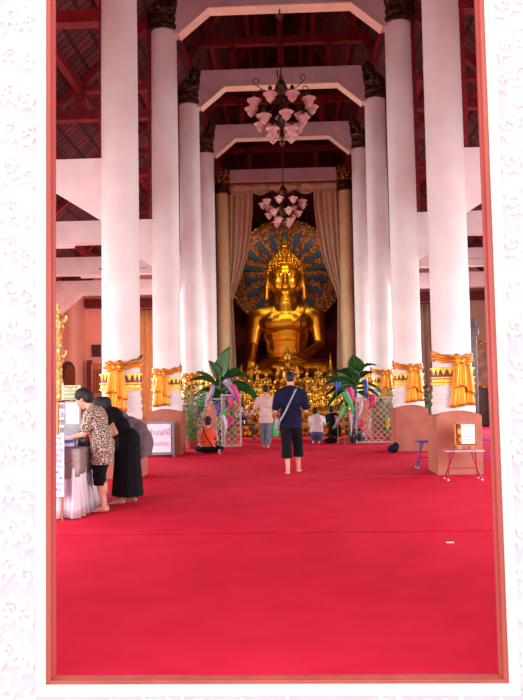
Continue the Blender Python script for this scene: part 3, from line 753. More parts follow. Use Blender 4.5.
def stupa():
    t = empty('gilded_stupa')
    MB().lathe([(.2, 0), (.2, .08), (.16, .1), (.16, .16), (.13, .18), (.17, .26), (.16, .36), (.1, .46), (.06, .5), (.08, .54), (.05, .6), (.06, .64), (.03, .7), (.03, .8), (.0, 1.1)], n=14).build('spire', M['gold_small'], t)
    return t
def vase():
    t = empty('flower_vase')
    MB().lathe([(.06, 0), (.08, .02), (.11, .12), (.1, .2), (.05, .27), (.07, .32)], n=14).build('vase', M['gold_small'], t)
    f = MB()
    for _ in range(16):
        a, r = rnd(0, 6.28), rnd(0, .15); f.ell((r * cos(a), r * sin(a), .38 + rnd(0, .22)), rnd(.03, .05), None, 7, 5)
    f.build('blossoms', M['flower_red'], t)
    s = MB()
    for _ in range(8):
        a = rnd(0, 6.28); s.tube([(0, 0, .3), (.1 * cos(a), .1 * sin(a), .4), (.2 * cos(a), .2 * sin(a), .42 + rnd(-.1, .12))], [.006, .02, .004], 5, True, .3)
    s.build('leaves', M['leaf_light'], t)
    return t
protos = [small_seated(), small_standing(), stupa(), vase()]
used = [False] * 4
rows = ['lowest', 'second', 'third', 'fourth', 'fifth', 'top']
kinds = [('small gold seated Buddha statue', 'statue'), ('small gold standing Buddha statue', 'statue'), ('small gold pointed stupa', 'stupa'), ('gold vase of red blossoms', 'vase')]
cols5 = [(-1.45, 'far left'), (-.5, 'left of centre'), (.5, 'near the centre'), (1.45, 'right of centre'), (9, 'far right')]
ordn = ['first', 'second', 'third', 'fourth', 'fifth', 'sixth', 'seventh', 'eighth', 'ninth', 'tenth']
def put(kd, x, y, z, sc, row, j=0, rank='front'):
    where = next(w for lim, w in cols5 if x < lim)
    lab = '%s on the %s altar step, %s from left, %s rank' % (kinds[kd][0], rows[row], ordn[j], rank)
    grp = 'small gilded offerings on the altar'
    if not used[kd]:
        o = protos[kd]; used[kd] = True; o.location = (x, y, z); o.rotation_euler = (0, 0, 0); o.scale = (sc,) * 3
        tag(o, lab, kinds[kd][1], grp)
    else:
        o = dup(protos[kd], (x, y, z), rnd(-.2, .2), lab, sc, grp)
    return o
seatc = {0: 0, 1: 9, 2: 11, 3: 11, 4: 10, 5: 8}
for ti, (y, z, hw) in enumerate(TIERS):
    nn = (8, 9, 9, 9, 8, 7)[ti]
    for j in range(nn):
        x = -hw + .3 + (2 * hw - .6) * (j + .5 * 0) / (nn - 1) + rnd(-.05, .05)
        if ti == 5: sc_ = 1
        if ti == 0: kd = (3, 1, 0, 3, 0, 1, 3, 0)[j]
        elif ti == 5: kd = 2 if j in (0, 6) else (1 if j in (1, 5) else 0)
        else: kd = random.choice((0, 0, 0, 1, 2, 3) if j % 2 else (0, 1, 0, 0))
        if ti == 5 and j == 3: continue
        if ti >= 3 and abs(x) < .72: continue
        sc = {0: rnd(.5, .6), 1: rnd(.5, .75), 2: rnd(.5, .75), 3: rnd(.5, .8), 4: rnd(.55, .85), 5: rnd(.75, 1.0)}[ti]
        if kd == 3: sc *= .85
        if kd == 2 and ti > 2: sc *= 1.35
        put(kd, x, y + .45, z + .002, sc, ti, j)
    if ti in (1, 2, 3, 4):                                      # a second, shorter rank behind
        for j in range(nn - 1):
            x = -hw + .55 + (2 * hw - 1.1) * j / (nn - 2) + rnd(-.04, .04)
            if ti >= 3 and abs(x) < .72: continue
            put(random.choice((0, 1, 0, 2)), x, y + 1.05, z + .002, rnd(.55, .8), ti, j, 'rear')
mid = dup(protos[0], (.04, 27.7, 1.252), 0, 'gold seated Buddha statue of medium size, centred before the great statue', 1.87); mid['group'] = 'statue centred before the great one'
put(0, .0, 30.4, 1.602, .95, 4)['label'] = 'small gold seated Buddha statue centred on the top altar step'
put(1, .12, 26.0, 1.022, .6, 2)['label'] = 'small gold standing Buddha statue centred low before the medium statue'

# offering table, silver bowl, red flowers at the left front of the altar
ot = thing('offering_table', 'low dark carved table with curved legs left before the altar', 'table', (-1.38, 21.4, .014))
MB().box(-.4, .4, -.25, .25, .42, .48).build('table_top', M['dark_wood'], ot, 0, bevel=.01)
for sx in (-1, 1):
    for sy in (-1, 1):
        MB().tube([(sx * .33, sy * .2, .43), (sx * .37, sy * .22, .3), (sx * .28, sy * .18, .14), (sx * .34, sy * .2, .02), (sx * .38, sy * .22, 0.0)], [.045, .05, .03, .03, .04], 8).build('leg', M['dark_wood'], ot)
MB().box(-.3, .3, -.23, -.21, .3, .42).build('apron', M['gold_carved'], ot, 0)
bw = thing('silver_bowl', 'silver footed bowl on the low dark table', 'bowl', (-1.38, 21.4, .496))
MB().lathe([(.12, 0), (.14, .02), (.08, .06), (.16, .14), (.2, .22), (.19, .24), (.1, .2), (.0, .18)], n=24).build('bowl', M['silver_metal'], bw)
fb = thing('flower_arrangement', 'spreading bouquet of pink and red flowers in the silver bowl', 'flowers', (-1.38, 21.4, .69))
for k_, m_ in enumerate(('flower_red', 'c_white', 'leaf_light')):
    f = MB()
    for _ in range(34):
        a, e = rnd(0, 6.28), rnd(.15, 1.3); r = rnd(.22, .42)
        c_ = (r * cos(a) * cos(e), r * sin(a) * cos(e), r * sin(e) * .8)
        if k_ < 2: f.ell(c_, rnd(.022, .04), None, 7, 5)
        else: f.tube([(0, 0, 0), c_], [.006, .004], 4)
    f.build(('blossoms', 'blossoms', 'stems')[k_], M[m_], fb)

# ------------------------------------------------------------------ big leafy arrangements
def blade(parent, base, tip, width, droop=.2, m='leaf', twist=0, name='leaf'):
    base = Vector(base); tip = Vector(tip); ax = (tip - base); L = ax.length
    side = ax.cross(Vector((0, 0, 1)));
    if side.length < .05 * L: side = Vector((1, 0, 0))
    side.normalize(); side = Matrix.Rotation(twist, 3, ax.normalized()) @ side
    nrm = side.cross(ax).normalized()
    def fn(u, v_):
        w = width * 1.25 * (sin(PI * min(1, v_ ** .75)) ** .8 * (1 - .25 * v_) + .02)
        uu = (u - .5) * 2
        p = base + ax * v_ + Vector((0, 0, droop * L * sin(PI * v_))) + side * uu * w * .5 + nrm * (abs(uu) * w * .18)
        return p + nrm * .012 * sin(v_ * 38) * abs(uu)
    o = MB().grid(fn, 7, 16)
    o.tube([base + ax * t + Vector((0, 0, droop * L * sin(PI * t))) - nrm * .004 for t in (0, .25, .5, .75, .97)], [.016, .014, .011, .008, .003], 5)
    return o.build(name, M[m], parent, 60, solid=.004)
def stems(parent, pts, r=.03):
    mb = MB()
    for p in pts: mb.tube(p, r, 7)
    return mb.build('stem', M['stem'], parent)
pl = thing('leafy_arrangement', 'tall broad-leaved green arrangement behind the left lattice', 'plant', (-1.95, 19.4, .014))
MB().lathe([(.16, 0), (.24, .08), (.27, .22), (.22, .34), (.17, .38), (.19, .42), (.14, .42), (.12, .3)], n=20).build('pot', M['pot_dark'], pl)
stems(pl, [[(0, 0, .2), (.05, 0, 1.2), (.1, 0, 1.9)], [(.03, 0, .2), (.0, .05, 1.2), (-.1, 0, 1.8)], [(0, 0, .2), (.15, -.05, 1.0), (.25, 0, 1.55)]])
for bs, tp, w, d, tw in [((.1, 0, 1.85), (.38, -.05, 2.72), .42, .03, 1.2), ((.08, 0, 1.8), (-.22, 0, 2.35), .3, .05, 1.0), ((.1, 0, 1.6), (-.85, -.1, 1.75), .3, .15, .3),
                         ((.1, 0, 1.7), (1.05, -.1, 1.75), .34, .2, .4), ((.2, 0, 1.5), (1.3, -.3, 1.05), .36, .22, .6), ((.1, 0, 1.5), (-.75, -.1, 1.25), .28, .12, .4),
                         ((.1, 0, 1.5), (.05, -.45, .95), .34, .1, .2), ((.2, 0, 1.3), (.8, -.4, 1.0), .3, .15, .3), ((0, 0, 1.3), (-.55, -.4, .8), .26, .12, .3), ((.2, 0, 1.75), (.75, .1, 2.1), .26, .1, .7),
                         ((.15, 0, 1.5), (.9, -.3, 1.45), .4, .15, .5), ((0, 0, 1.2), (-.4, -.35, 1.1), .34, .15, .3), ((.1, 0, 1.2), (.5, -.4, .75), .34, .15, .3), ((.1, .1, 1.5), (.3, .3, 2.3), .34, .05, .4), ((0, 0, 1.6), (-.6, .1, 2.05), .24, .1, .6), ((.2, 0, 1.4), (.45, -.5, 1.2), .3, .2, .0)]:
    blade(pl, bs, tp, w, d, 'leaf', tw)
pr_ = thing('leafy_arrangement', 'tall broad-leaved green arrangement in a round dark pot before the right lattice', 'plant', (1.9, 19.5, .014))
MB().lathe([(.14, 0), (.22, .06), (.25, .18), (.21, .3), (.15, .35), (.17, .39), (.12, .39), (.1, .28)], n=20).build('pot', M['pot_dark'], pr_)
stems(pr_, [[(0, 0, .2), (.0, 0, 1.2), (.06, 0, 2.0)], [(.03, 0, .2), (-.05, .05, 1.2), (-.15, 0, 1.7)]], .022)
for bs, tp, w, d, tw in [((.05, 0, 1.9), (-.08, -.25, 2.42), .42, .02, .1), ((.05, 0, 1.95), (.62, -.05, 2.12), .2, .15, .3), ((.05, 0, 1.8), (-.55, -.1, 1.95), .32, .12, .5), ((.0, 0, 1.6), (-.95, -.2, 1.55), .3, .15, .5),
                         ((0, 0, 1.5), (-.85, -.3, .95), .36, .15, .7), ((0, 0, 1.7), (.5, .05, 1.95), .22, .1, .6), ((0, 0, 1.4), (-.6, -.3, .85), .28, .1, .5), ((0, 0, 1.6), (.75, -.1, 1.35), .2, .15, .4),
                         ((0, 0, 1.7), (-.7, 0, 2.0), .22, .1, .4), ((.04, 0, 1.4), (.4, -.3, 1.1), .24, .1, .3), ((0, 0, 1.3), (-.35, -.3, .8), .3, .1, .3), ((0, 0, 1.5), (-.9, -.1, 1.25), .34, .15, .5), ((0, 0, 1.6), (-.2, -.3, 2.0), .34, .1, .2), ((0, 0, 1.5), (.8, -.1, 1.05), .2, .15, .4), ((0, 0, 1.55), (-1.15, .1, 1.8), .2, .08, .4)]:
    blade(pr_, bs, tp, w, d, 'leaf', tw)
def small_plant(name, label, loc, h, n, m, spread=.3, lw=.09, ll=.26, pot='pot_tc'):
    t = thing(name, label, 'plant', loc)
    MB().lathe([(.12, 0), (.17, .22), (.18, .26), (.15, .26), (.13, .2), (.0, .2)], n=16).build('pot', M[pot], t)
    mb = MB(); st = MB()
    for i in range(n):
        a = rnd(0, 6.28); z = .3 + (h - .3) * rnd(0, 1); r = spread * rnd(.1, .6)
        b_ = Vector((r * cos(a), r * sin(a), z)); tp = b_ + Vector((ll * cos(a), ll * sin(a), rnd(-.12, .14)))
        st.tube([(r * .3 * cos(a), r * .3 * sin(a), .15), b_], .006, 4)
        sd = Vector((-sin(a), cos(a), 0)) * lw
        mid_ = (b_ + tp) / 2 + Vector((0, 0, .03))
        mb.add([b_, mid_ + sd * .5, tp, mid_ - sd * .5], [(0, 1, 2), (0, 2, 3)])
    mb.build('leaves', M[m], t, 60, solid=.004); st.build('stems', M['stem'], t)
    return t
small_plant('potted_shrub', 'maroon leaved potted shrub between the two nearest right pedestals', (3.62, 17.9, .014), 1.55, 110, 'leaf_red', .5, .12, .26)
small_plant('potted_vine', 'light green leafy potted plant beside the left lattice and its column', (-2.5, 18.3, .014), 1.7, 90, 'leaf_light', .5, .1, .24)
small_plant('potted_vine', 'light green potted plant standing behind the right lattice near the pedestal', (2.85, 20.1, .014), 1.5, 80, 'leaf_light', .5, .1, .25)

def lattice(label, loc, w, h, rz=0):
    t = thing('lattice_screen', label, 'lattice', loc, rz)
    m1 = MB(); st = .17
    def strips(sgn, y):
        k_ = -h
        while k_ < w:
            # line z = sgn*(x - k)
            x0, x1 = max(0, k_), min(w, k_ + h)
            if x1 - x0 > .04:
                if sgn > 0: a, b_ = (x0, x0 - k_), (x1, x1 - k_)
                else: a, b_ = (x0, h - (x0 - k_)), (x1, h - (x1 - k_))
                m1.tube([(a[0] - w / 2, y, a[1] + .04), (b_[0] - w / 2, y, b_[1] + .04)], .014, 4, True, .5)
            k_ += st
    strips(1, -.006); strips(-1, .006); m1.build('slats', M['lattice'], t, 0)
    f = MB()
    for x in (-w / 2, w / 2): f.box(x - .02, x + .02, -.025, .025, 0, h + .06)
    for z in (.03, h + .03): f.box(-w / 2, w / 2, -.024, .024, z - .02, z + .02)
    f.build('frame', M['lattice'], t, 0)
    return t
lattice('white diagonal lattice screen by the left plants, behind the person in orange', (-2.2, 18.85, .014), 1.0, 1.25)
lattice('narrow white lattice screen turned inward beside the left arrangement', (-1.5, 18.72, .014), .5, 1.35, .2)
lattice('white diagonal lattice screen beside the round dark pot on the right', (2.4, 19.3, .014), 1.05, 1.2)

def pennant(x, y, z, m, L, w, a, label, grp):
    t = thing('cloth_pennant', label, 'pennant', (x, y, .015), rnd(-.4, .4), grp)
    w *= .8
    c_ = MB().grid(lambda u, v_: ((u - .5) * w * (1 - .75 * v_) + .05 * sin(v_ * 3), -.02 + .04 * sin(u * 6 + v_ * 4), -L * v_), 9, 10).build('cloth', M[m], t, 70, solid=.004)
    c_.location = (0, 0, z - .015); c_.rotation_euler = (0, a, 0)
    MB().tube([(0, .02, 0), (0, .02, z)], .006, 5).build('stick', M['stem'], t)
    return t
PN = [('c_pink', 'bright pink'), ('c_blue', 'blue'), ('c_violet', 'violet'), ('c_green', 'pale green'), ('c_white', 'white'), ('c_yellow', 'yellow'), ('c_lilac', 'greyish lilac')]
def P2(px, py, Y): # picture coordinates to a point at depth Y
    cx_ = 287 + (py - 390) * .0175
    return ((px - cx_) * Y / F, Y, 1.5 + (390 - py + (px - 287) * -.0175) * Y / F)
seen_ = {}
def nth(c, side):
    k_ = (c, side); seen_[k_] = seen_.get(k_, -1) + 1
    return order[side][c][seen_[k_]]
order = {'l': {'bright pink': ['hanging uppermost', 'halfway up', 'lowest'], 'greyish lilac': ['hanging long and uppermost', 'by the tall stem', 'trailing lowest'], 'blue': ['beside the pink one, uppermost', 'on the left edge of the lattice'],
               'violet': ['in the middle'], 'pale green': ['lowest, near the pink', 'higher, left of the stem'], 'yellow': ['furthest left', 'second from the left'],
               'white': ['long and central', 'long, left of centre', 'short, above the seated person']},
         'r': {'bright pink': ['uppermost left', 'on the lattice top', 'by the kneeling person in black', 'low on the lattice'], 'blue': ['furthest left', 'long, beside the stem', 'low, above the pot'],
               'pale green': ['long and uppermost', 'lower, slanting'], 'white': ['high on the lattice', 'low on the lattice', 'just above the pot'], 'yellow': ['near the terracotta pot']}}
for (px, py, kx, L, w, a, Y) in [(232, 385, 0, .55, .2, -.3, 18.4), (225, 380, 6, .7, .28, -.5, 18.5), (230, 396, 0, .45, .2, .2, 18.3), (233, 388, 1, .45, .22, .2, 18.5), (216, 403, 2, .35, .2, 0, 18.5),
                              (227, 408, 3, .3, .24, .8, 18.35), (231, 417, 0, .3, .22, .5, 18.3), (198, 406, 1, .3, .2, .3, 18.5), (184, 420, 5, .4, .18, -.4, 18.3), (191, 425, 5, .4, .16, .3, 18.35),
                              (206, 392, 4, .7, .14, .2, 18.6), (196, 412, 4, .8, .12, .1, 18.6), (202, 396, 3, .4, .2, .4, 18.6), (222, 415, 4, .5, .16, -.2, 18.2), (212, 385, 6, .5, .2, .3, 18.7), (205, 418, 6, .6, .16, -.1, 18.3)]:
    p = P2(px, py, Y); kn = PN[kx]
    pennant(p[0], p[1], p[2], kn[0], L, w, a, '%s cloth pennant %s among the left plants and lattice' % (kn[1], nth(kn[1], 'l')), 'cloth pennants among the left plants')
for (px, py, kx, L, w, a, Y) in [(347, 388, 0, .45, .3, -.3, 19.0), (371, 394, 0, .4, .28, .2, 18.9), (337, 416, 0, .35, .24, .3, 18.9), (336, 382, 1, .25, .26, 0, 19.0), (364, 380, 1, .45, .18, 0, 19.05), (353, 410, 1, .45, .16, .1, 18.95),
                              (343, 392, 3, .75, .26, -.4, 18.9), (344, 405, 3, .7, .18, 0.5, 18.85), (360, 400, 4, .5, .16, .2, 18.9), (368, 418, 4, .45, .14, .2, 18.9), (349, 412, 4, .6, .12, 0, 19.0), (385, 418, 5, .3, .2, 0, 18.95), (361, 420, 0, .2, .22, .6, 18.8)]:
    p = P2(px, py, Y); kn = PN[kx]
    pennant(p[0], p[1], p[2], kn[0], L, w, a, '%s cloth pennant %s among the right plants and lattice' % (kn[1], nth(kn[1], 'r')), 'cloth pennants among the right plants')

# ------------------------------------------------------------------ right side furniture
def folding_table(name, label, loc, w, d, h, mtop, mleg, cat='table'):
    t = thing(name, label, cat, loc)
    MB().box(-w / 2, w / 2, -d / 2, d / 2, h - .025, h).build('table_top', M[mtop], t, 0, bevel=.006)
    for s in (-1, 1):
        x = s * w * .27
        lg = MB().tube([(x - s * .0, -d / 2 + .04, h - .03), (x + s * .1, d / 2 - .04, .0)], .012, 6).build('leg', M[mleg], t)
        lg2 = MB().tube([(x, d / 2 - .04, h - .03), (x + s * .1, -d / 2 + .04, .0)], .012, 6).build('leg', M[mleg], t)
        for q in (lg, lg2):
            yy = d / 2 - .04 if q is lg else -d / 2 + .04
            MB().ell((x + s * .1, yy, .012), (.022, .022, .014), None, 8, 5).build('foot_cap', M['c_white'], q)
    MB().tube([(-w * .27 - .06, .0, h * .38), (w * .27 + .06, 0, h * .38)], .009, 6).build('crossbar', M[mleg], t)
    return t
folding_table('folding_table', 'small red folding table before the nearest right pedestal', (2.80, 11.45, .014), .62, .34, .48, 'pale_top', 'red_paint')
ds = thing('document_box', 'honey wood box holding a white printed sheet, standing on the red folding table', 'box', (2.86, 11.47, .496), -.1)
fr_ = MB()
fr_.box(-.17, -.155, -.06, .06, .06, .43); fr_.box(.155, .17, -.06, .06, .06, .43); fr_.box(-.17, .17, -.06, .06, .06, .075); fr_.box(-.17, .17, -.06, .06, .415, .43); fr_.box(-.155, .155, .04, .06, .07, .42)
fr_.build('case', M['honey'], ds, 0)
MB().box(-.07, .145, -.052, -.046, .09, .405).build('paper', M['paper'], ds, 0)
MB().box(-.15, -.08, -.056, -.046, .09, .405).build('gilt_panel', M['gold_carved'], ds, 0)
for x in (-.1, .1): MB().box(x - .035, x + .035, -.05, .05, 0, .062).build('foot', M['honey'], ds, 0, bevel=.01)
pa = ds.children
for i in range(5): MB().box(-.03 - .02 * (i % 2), .10, -.054, -.052, .36 - i * .05, .364 - i * .05).build('printed_line', M['ink_blue'], [c for c in ds.children if c.name.startswith('paper')][0], 0)
folding_table('folding_stool', 'violet blue folding stool left of the nearest right pedestal', (2.6, 13.2, .014), .42, .3, .5, 'blue_paint', 'blue_paint', 'stool')
folding_table('folding_stool', 'violet blue folding stool peeking out right of the nearest pedestal', (3.66, 13.2, .014), .42, .3, .5, 'blue_paint', 'blue_paint', 'stool')
bg_ = thing('black_bag', 'dark bag lying on the carpet left of the second right pedestal', 'bag', (2.42, 16.35, .014))
fuse(MB().ell((0, 0, .09), (.13, .12, .1)).ell((.06, 0, .14), (.08, .08, .1)), 'body', M['navy'], bg_, .015, 3)
# dark cabinet and gilt picture at the right rear, dark post
cb = thing('dark_cabinet', 'dark wooden cabinet at the far right behind the columns', 'cabinet', (7.6, 27.2, 0))
MB().box(-.75, .75, -.3, .3, .03, 1.45).build('case', M['dark_wood'], cb, 0, bevel=.02)
for s in (-1, 1): MB().box(s * .37 - .34, s * .37 + .34, -.33, -.3, .12, 1.35).build('door', M['dark_wood'], cb, 0, bevel=.01)
pc = thing('gilt_picture', 'gilt framed faded picture standing on the dark cabinet', 'picture', (7.65, 27.2, 1.452))
MB().box(-.55, .55, -.03, .03, .05, 1.7).build('panel', M['picture'], pc, 0)
f = MB(); ring(f, -.65, .65, 0, 1.8, .12, -.07, .04); f.build('frame', M['gold_carved'], pc, 0)
dp = thing('dark_post', 'slim dark wooden post with a bracket behind the nearest right column', 'post', (6.62, 25.0, .014))
MB().box(-.1, .1, -.1, .1, 0, 3.9).build('shaft', M['dark_wood'], dp, 0, bevel=.01)
MB().box(-.17, .17, -.17, .17, 3.3, 3.6).build('collar', M['dark_wood'], dp, 0, bevel=.02)
MB().box(-.15, .15, -.15, .15, 0, .2).build('foot', M['dark_wood'], dp, 0)

def hanging_curtain(label, x0, x1, y, z0, z1, m):
    t = thing('aisle_curtain', label, 'curtain', ((x0 + x1) / 2, y, 0))
    w = x1 - x0
    MB().grid(lambda u, v_: ((u - .5) * w, .05 * sin(u * w * 28) + .02 * sin(u * 9 + v_ * 3), z0 + (z1 - z0) * v_), int(w * 60), 8).build('drape', M[m], t, 70, solid=.008)
    MB().tube([(-w / 2, 0, z1 + .02), (w / 2, 0, z1 + .02)], .03, 8).build('rail', M['dark_red'], t)
hanging_curtain('pale gold hanging curtain on the back wall of the left aisle', -6.3, -4.6, 29.4, .05, 5.0, 'gold_curtain')
hanging_curtain('taupe hanging curtain on the back wall of the right aisle', 4.9, 6.4, 29.4, .05, 5.0, 'grey_curtain')
trim(MB().box(-8.5, -3.6, 29.35, 29.6, 5.12, 5.5), 'redwood', 'red rail above the left rear curtain')
trim(MB().box(3.6, 8.5, 29.35, 29.6, 5.12, 5.5), 'redwood', 'red rail above the right rear curtain')

# ------------------------------------------------------------------ left rear: doors and frames
dr = thing('wooden_door', 'open honey wood shutter door in the left rear wall', 'door leaf', (-7.9, 29.2, 0), .0)
MB().box(-.32, .32, -.04, .04, .02, 2.75).build('leaf', M['honey'], dr, 0)
for z in (.3, 1.5): MB().box(-.22, .22, -.06, -.04, z, z + 1.0).build('panel', M['brown_wood'], dr, 0, bevel=.01)
bk = thing('door_surround', 'dark red door jamb beside the open shutter door in the left rear wall', 'door jamb', (-8.33, 29.3, 0))
MB().box(-.1, .1, -.08, .08, 0, 2.9).build('jamb', M['dark_red'], bk, 0)
ab = thing('arched_board', 'arched brown wooden board on the left side wall', 'board', (-8.56, 27.2, .02))
n = 12
MB().prism([(-.75, 0), (.75, 0)] + [(.75 * cos(PI * i / n), 2.35 + .4 * sin(PI * i / n)) for i in range(n + 1)], 'x', -.04, .04).build('frame', M['dark_wood'], ab, 0)
MB().prism([(-.6, .15), (.6, .15)] + [(.6 * cos(PI * i / n), 2.3 + .32 * sin(PI * i / n)) for i in range(n + 1)], 'x', .03, .06).build('panel', M['brown_wood'], ab, 0)
pf = thing('wall_picture', 'small dark framed picture high on the left rear wall', 'picture', (-8.1, 29.55, 3.05))
MB().box(-.2, .2, -.05, 0, 0, .52).build('frame', M['dark_red'], pf, 0)
MB().box(-.15, .15, -.06, -.05, .06, .46).build('image', M['dark_wood'], pf, 0)
spk = thing('wall_speaker', 'dark loudspeaker high on the left rear wall beside the column', 'speaker', (-6.75, 29.55, 4.2))
MB().box(-.12, .12, -.2, 0, 0, .5).build('case', M['dark_wood'], spk, 0, bevel=.01)

# gilded carved post on a cabinet close to the door frame, left
cbl = thing('notice_cabinet', 'honey wood cabinet with a strip of dark characters, close behind the left door frame', 'cabinet', (-3.24, 9.9, .016))
MB().box(-.3, .02, -.12, .12, 0, 1.38).build('case', M['honey'], cbl, 0, bevel=.01)
MB().box(-.33, .1, -.15, .14, 1.38, 1.42).build('top', M['brown_wood'], cbl, 0, bevel=.008)
st_ = MB().box(.03, .1, -.12, -.1, .8, 1.36).build('character_strip', M['paper'], cbl, 0)
for i, chh in enumerate('佛法僧寶福'): text_mesh('character', chh, .085, M['ink_dark'], st_, (.065, -.124, 1.3 - i * .11))
gp = thing('gilded_post', 'tall gilded carved post standing on the cabinet beside the door frame', 'carved post', (-3.27, 9.9, 1.438))
MB().lathe([(.075, 0), (.085, .05), (.06, .1), (.08, .2), (.06, .3), (.055, .5), (.085, .55), (.08, .62), (.055, .7), (.05, .95), (.09, 1.0), (.075, 1.06), (.1, 1.12), (.06, 1.18), (.04, 1.25), (.05, 1.28), (.0, 1.38)], n=14, lobes=7, depth=.08).build('shaft', M['pale_gilt'], gp)
for z in (.58, 1.08):
    for s in (-1, 1): MB().tube([(s * .05, 0, z), (s * .12, -.01, z + .03), (s * .13, -.01, z + .1), (s * .09, -.01, z + .09)], [.03, .025, .02, .008], 7).build('scroll_bracket', M['pale_gilt'], gp)
po = thing('notice_board', 'tall white handwritten notice in pink and violet ink beside the left door frame', 'notice', (-2.76, 8.2, .3), -.1)
MB().box(-.19, .13, -.01, .01, .0, .72).build('sheet', M['paper'], po, 0)
MB().box(-.17, -.15, .01, .03, -.29, .7).box(.09, .11, .01, .03, -.29, .7).build('stand', M['brown_wood'], po, 0)
shp = [c for c in po.children][0]
for i, (tx, c_) in enumerate([('ประกาศ', 'ink_red'), ('เชิญร่วม', 'ink_red'), ('ทำบุญ', 'ink_blue'), ('ถวายทาน', 'ink_red'), ('ตามกำลัง', 'ink_red'), ('ศรัทธา', 'ink_blue'), ('บูชาพระ', 'ink_blue'), ('ค่าน้ำไฟ', 'ink_blue'), ('ขอบคุณ', 'ink_blue'), ('สาธุ', 'ink_blue')]):
    text_mesh('handwriting', tx, .06, M[c_], shp, (.035, -.012, .68 - i * .066), maxw=.13 + .02 * (i % 3))

# cloth covered table
tb = thing('draped_table', 'table under a silver satin skirt beside the two women', 'table', (-2.95, 8.95, .016))
MB().box(-.38, .4, -.6, .6, .78, .81).build('table_top', M['honey'], tb, 0)
def skirt(u, v_):
    # follows the rectangle of the table; u round the perimeter
    per = [(-.4, -.62), (.42, -.62), (.42, .62), (-.4, .62)]; t = u * 4; i = int(t) % 4; f_ = t - int(t)
    L = ((.82, 1.24, .82, 1.24))
    tot = sum(L); d = u * tot; acc = 0
    for i in range(4):
        if d <= acc + L[i] + 1e-6 or i == 3:
            f_ = min(1, (d - acc) / L[i]); break
        acc += L[i]
    a, b_ = per[i], per[(i + 1) % 4]; x = a[0] + (b_[0] - a[0]) * f_; y = a[1] + (b_[1] - a[1]) * f_
    nx, ny = ((0, -1), (1, 0), (0, 1), (-1, 0))[i]
    amp = (.012 + .03 * v_) * sin(d * 34 + .7 * sin(d * 7)) + .03 * v_
    return (x + nx * amp, y + ny * amp, .805 * (1 - v_) + .012 * v_)
MB().grid(skirt, 220, 8, True).build('satin_skirt', M['silver'], tb, 70, solid=.004)
def lace(u, v_):
    x = -.42 + .9 * u
    return (x, -.63 - .022 - .012 * sin(u * 20) * v_, .83 - .36 * v_ + .03 * sin(u * 8) * v_)
ov = MB().grid(lace, 40, 6); ov.box(-.42, .44, -.64, .64, .815, .825)
ov.grid(lambda u, v_: (.455 + .01 * sin(u * 18) * v_, -.64 + 1.28 * u, .82 - .3 * v_), 30, 6)
ov.build('grey_overlay', M['grey_lace'], tb, 60, solid=.003)
TZ = .842
mr = thing('standing_mirror', 'pale upright panel with a rounded reflection standing on the draped table', 'panel', (-2.82, 9.15, TZ))
MB().box(-.11, .11, -.015, .015, 0, .56).build('frame', M['grey_metal'], mr, 0)
MB().box(-.09, .09, -.02, -.014, .26, .54).build('glass', M['glass_white'], mr, 0)
nc = thing('note_card', 'pale green note card with lines of writing above the pale panel', 'note', (-2.86, 9.22, TZ), .05)
MB().box(-.13, .12, -.008, .008, .58, .77).build('card', M['note'], nc, 0)
MB().box(-.02, .02, .0, .016, 0, .6).build('stick', M['brown_wood'], nc, 0)
for i in range(4): text_mesh('writing', ('ทำบุญค่าไฟ', 'ร่วมบริจาค', 'ตามศรัทธา', 'ขอบคุณ')[i], .05, M['ink_red' if i == 1 else 'ink_dark'], nc.children[0], (-.01, -.01, .745 - i * .048), maxw=.18)
bo = thing('blue_tin', 'round blue tin with a pale label at the near edge of the draped table', 'tin', (-2.70, 8.5, TZ))
MB().lathe([(.085, 0), (.09, .01), (.09, .08), (.085, .085)], n=24).build('tin', M['c_violet'], bo)
MB().lathe([(.092, .02), (.092, .06)], n=24, cap=False).build('label_band', M['c_white'], bo, solid=.001)
MB().lathe([(.093, .085), (.093, .1), (.0, .102)], n=24).build('lid', M['c_blue'], bo)
cup = thing('white_cup', 'white cup beside the pale panel on the draped table', 'cup', (-2.72, 8.78, TZ))
MB().lathe([(.04, 0), (.05, .02), (.065, .13), (.06, .13), (.045, .02), (0, .015)], n=20).build('bowl', M['c_white'], cup)
hb = thing('black_handbag', 'shiny black handbag on the draped table below the bending woman', 'handbag', (-2.56, 8.75, TZ))
hk = MB().box(-.07, .07, -.04, .04, 0, .1)
for q in range(16): hk.ell((rnd(-.06, .06), rnd(-.04, .04), rnd(.02, .15)), (rnd(.018, .04), rnd(.015, .03), rnd(.02, .05)), Matrix.Rotation(rnd(-1, 1), 3, 'Y'), 8, 6)
fuse(hk, 'body', M['black_shiny'], hb, .009, 1)
MB().tube([(-.05, 0, .11), (-.05, -.02, .18), (0, -.02, .21), (.05, -.02, .18), (.05, 0, .11)], .009, 6).build('handle', M['black_shiny'], hb)

# sign before the left pedestal
sg = thing('floor_sign', 'white sign with two lines of red Thai writing before the left pedestal', 'sign', (-2.95, 16.1, .014), .05)
sh_ = MB().box(-.34, .26, -.02, -.008, .1, .76).build('panel', M['paper'], sg, 0)
f = MB(); ring(f, -.4, .34, .05, .82, .06, -.03, .03); f.build('frame', M['grey_metal'], sg, 0)
MB().box(-.34, .28, -.006, .28, .1, .78).build('box', M['dark_wood'], sg, 0)
for x in (-.36, .3): MB().box(x, x + .04, -.03, .25, 0, .06).build('foot', M['grey_metal'], sg, 0)
text_mesh('thai_writing', 'ทำบุญที่นี้', .17, M['ink_red'], sh_, (.0, -.022, .56), maxw=.48)
text_mesh('thai_writing', 'ได้ตามศรัทธา', .13, M['ink_red'], sh_, (.0, -.022, .3), maxw=.46)

tag(MB().box(-.035, .035, -.02, .02, 0, .006).build('paper_scrap', M['paper'], None, 0), 'tiny pale scrap of paper on the carpet at the right', 'scrap').location = (1.53, 6.85, .0145)

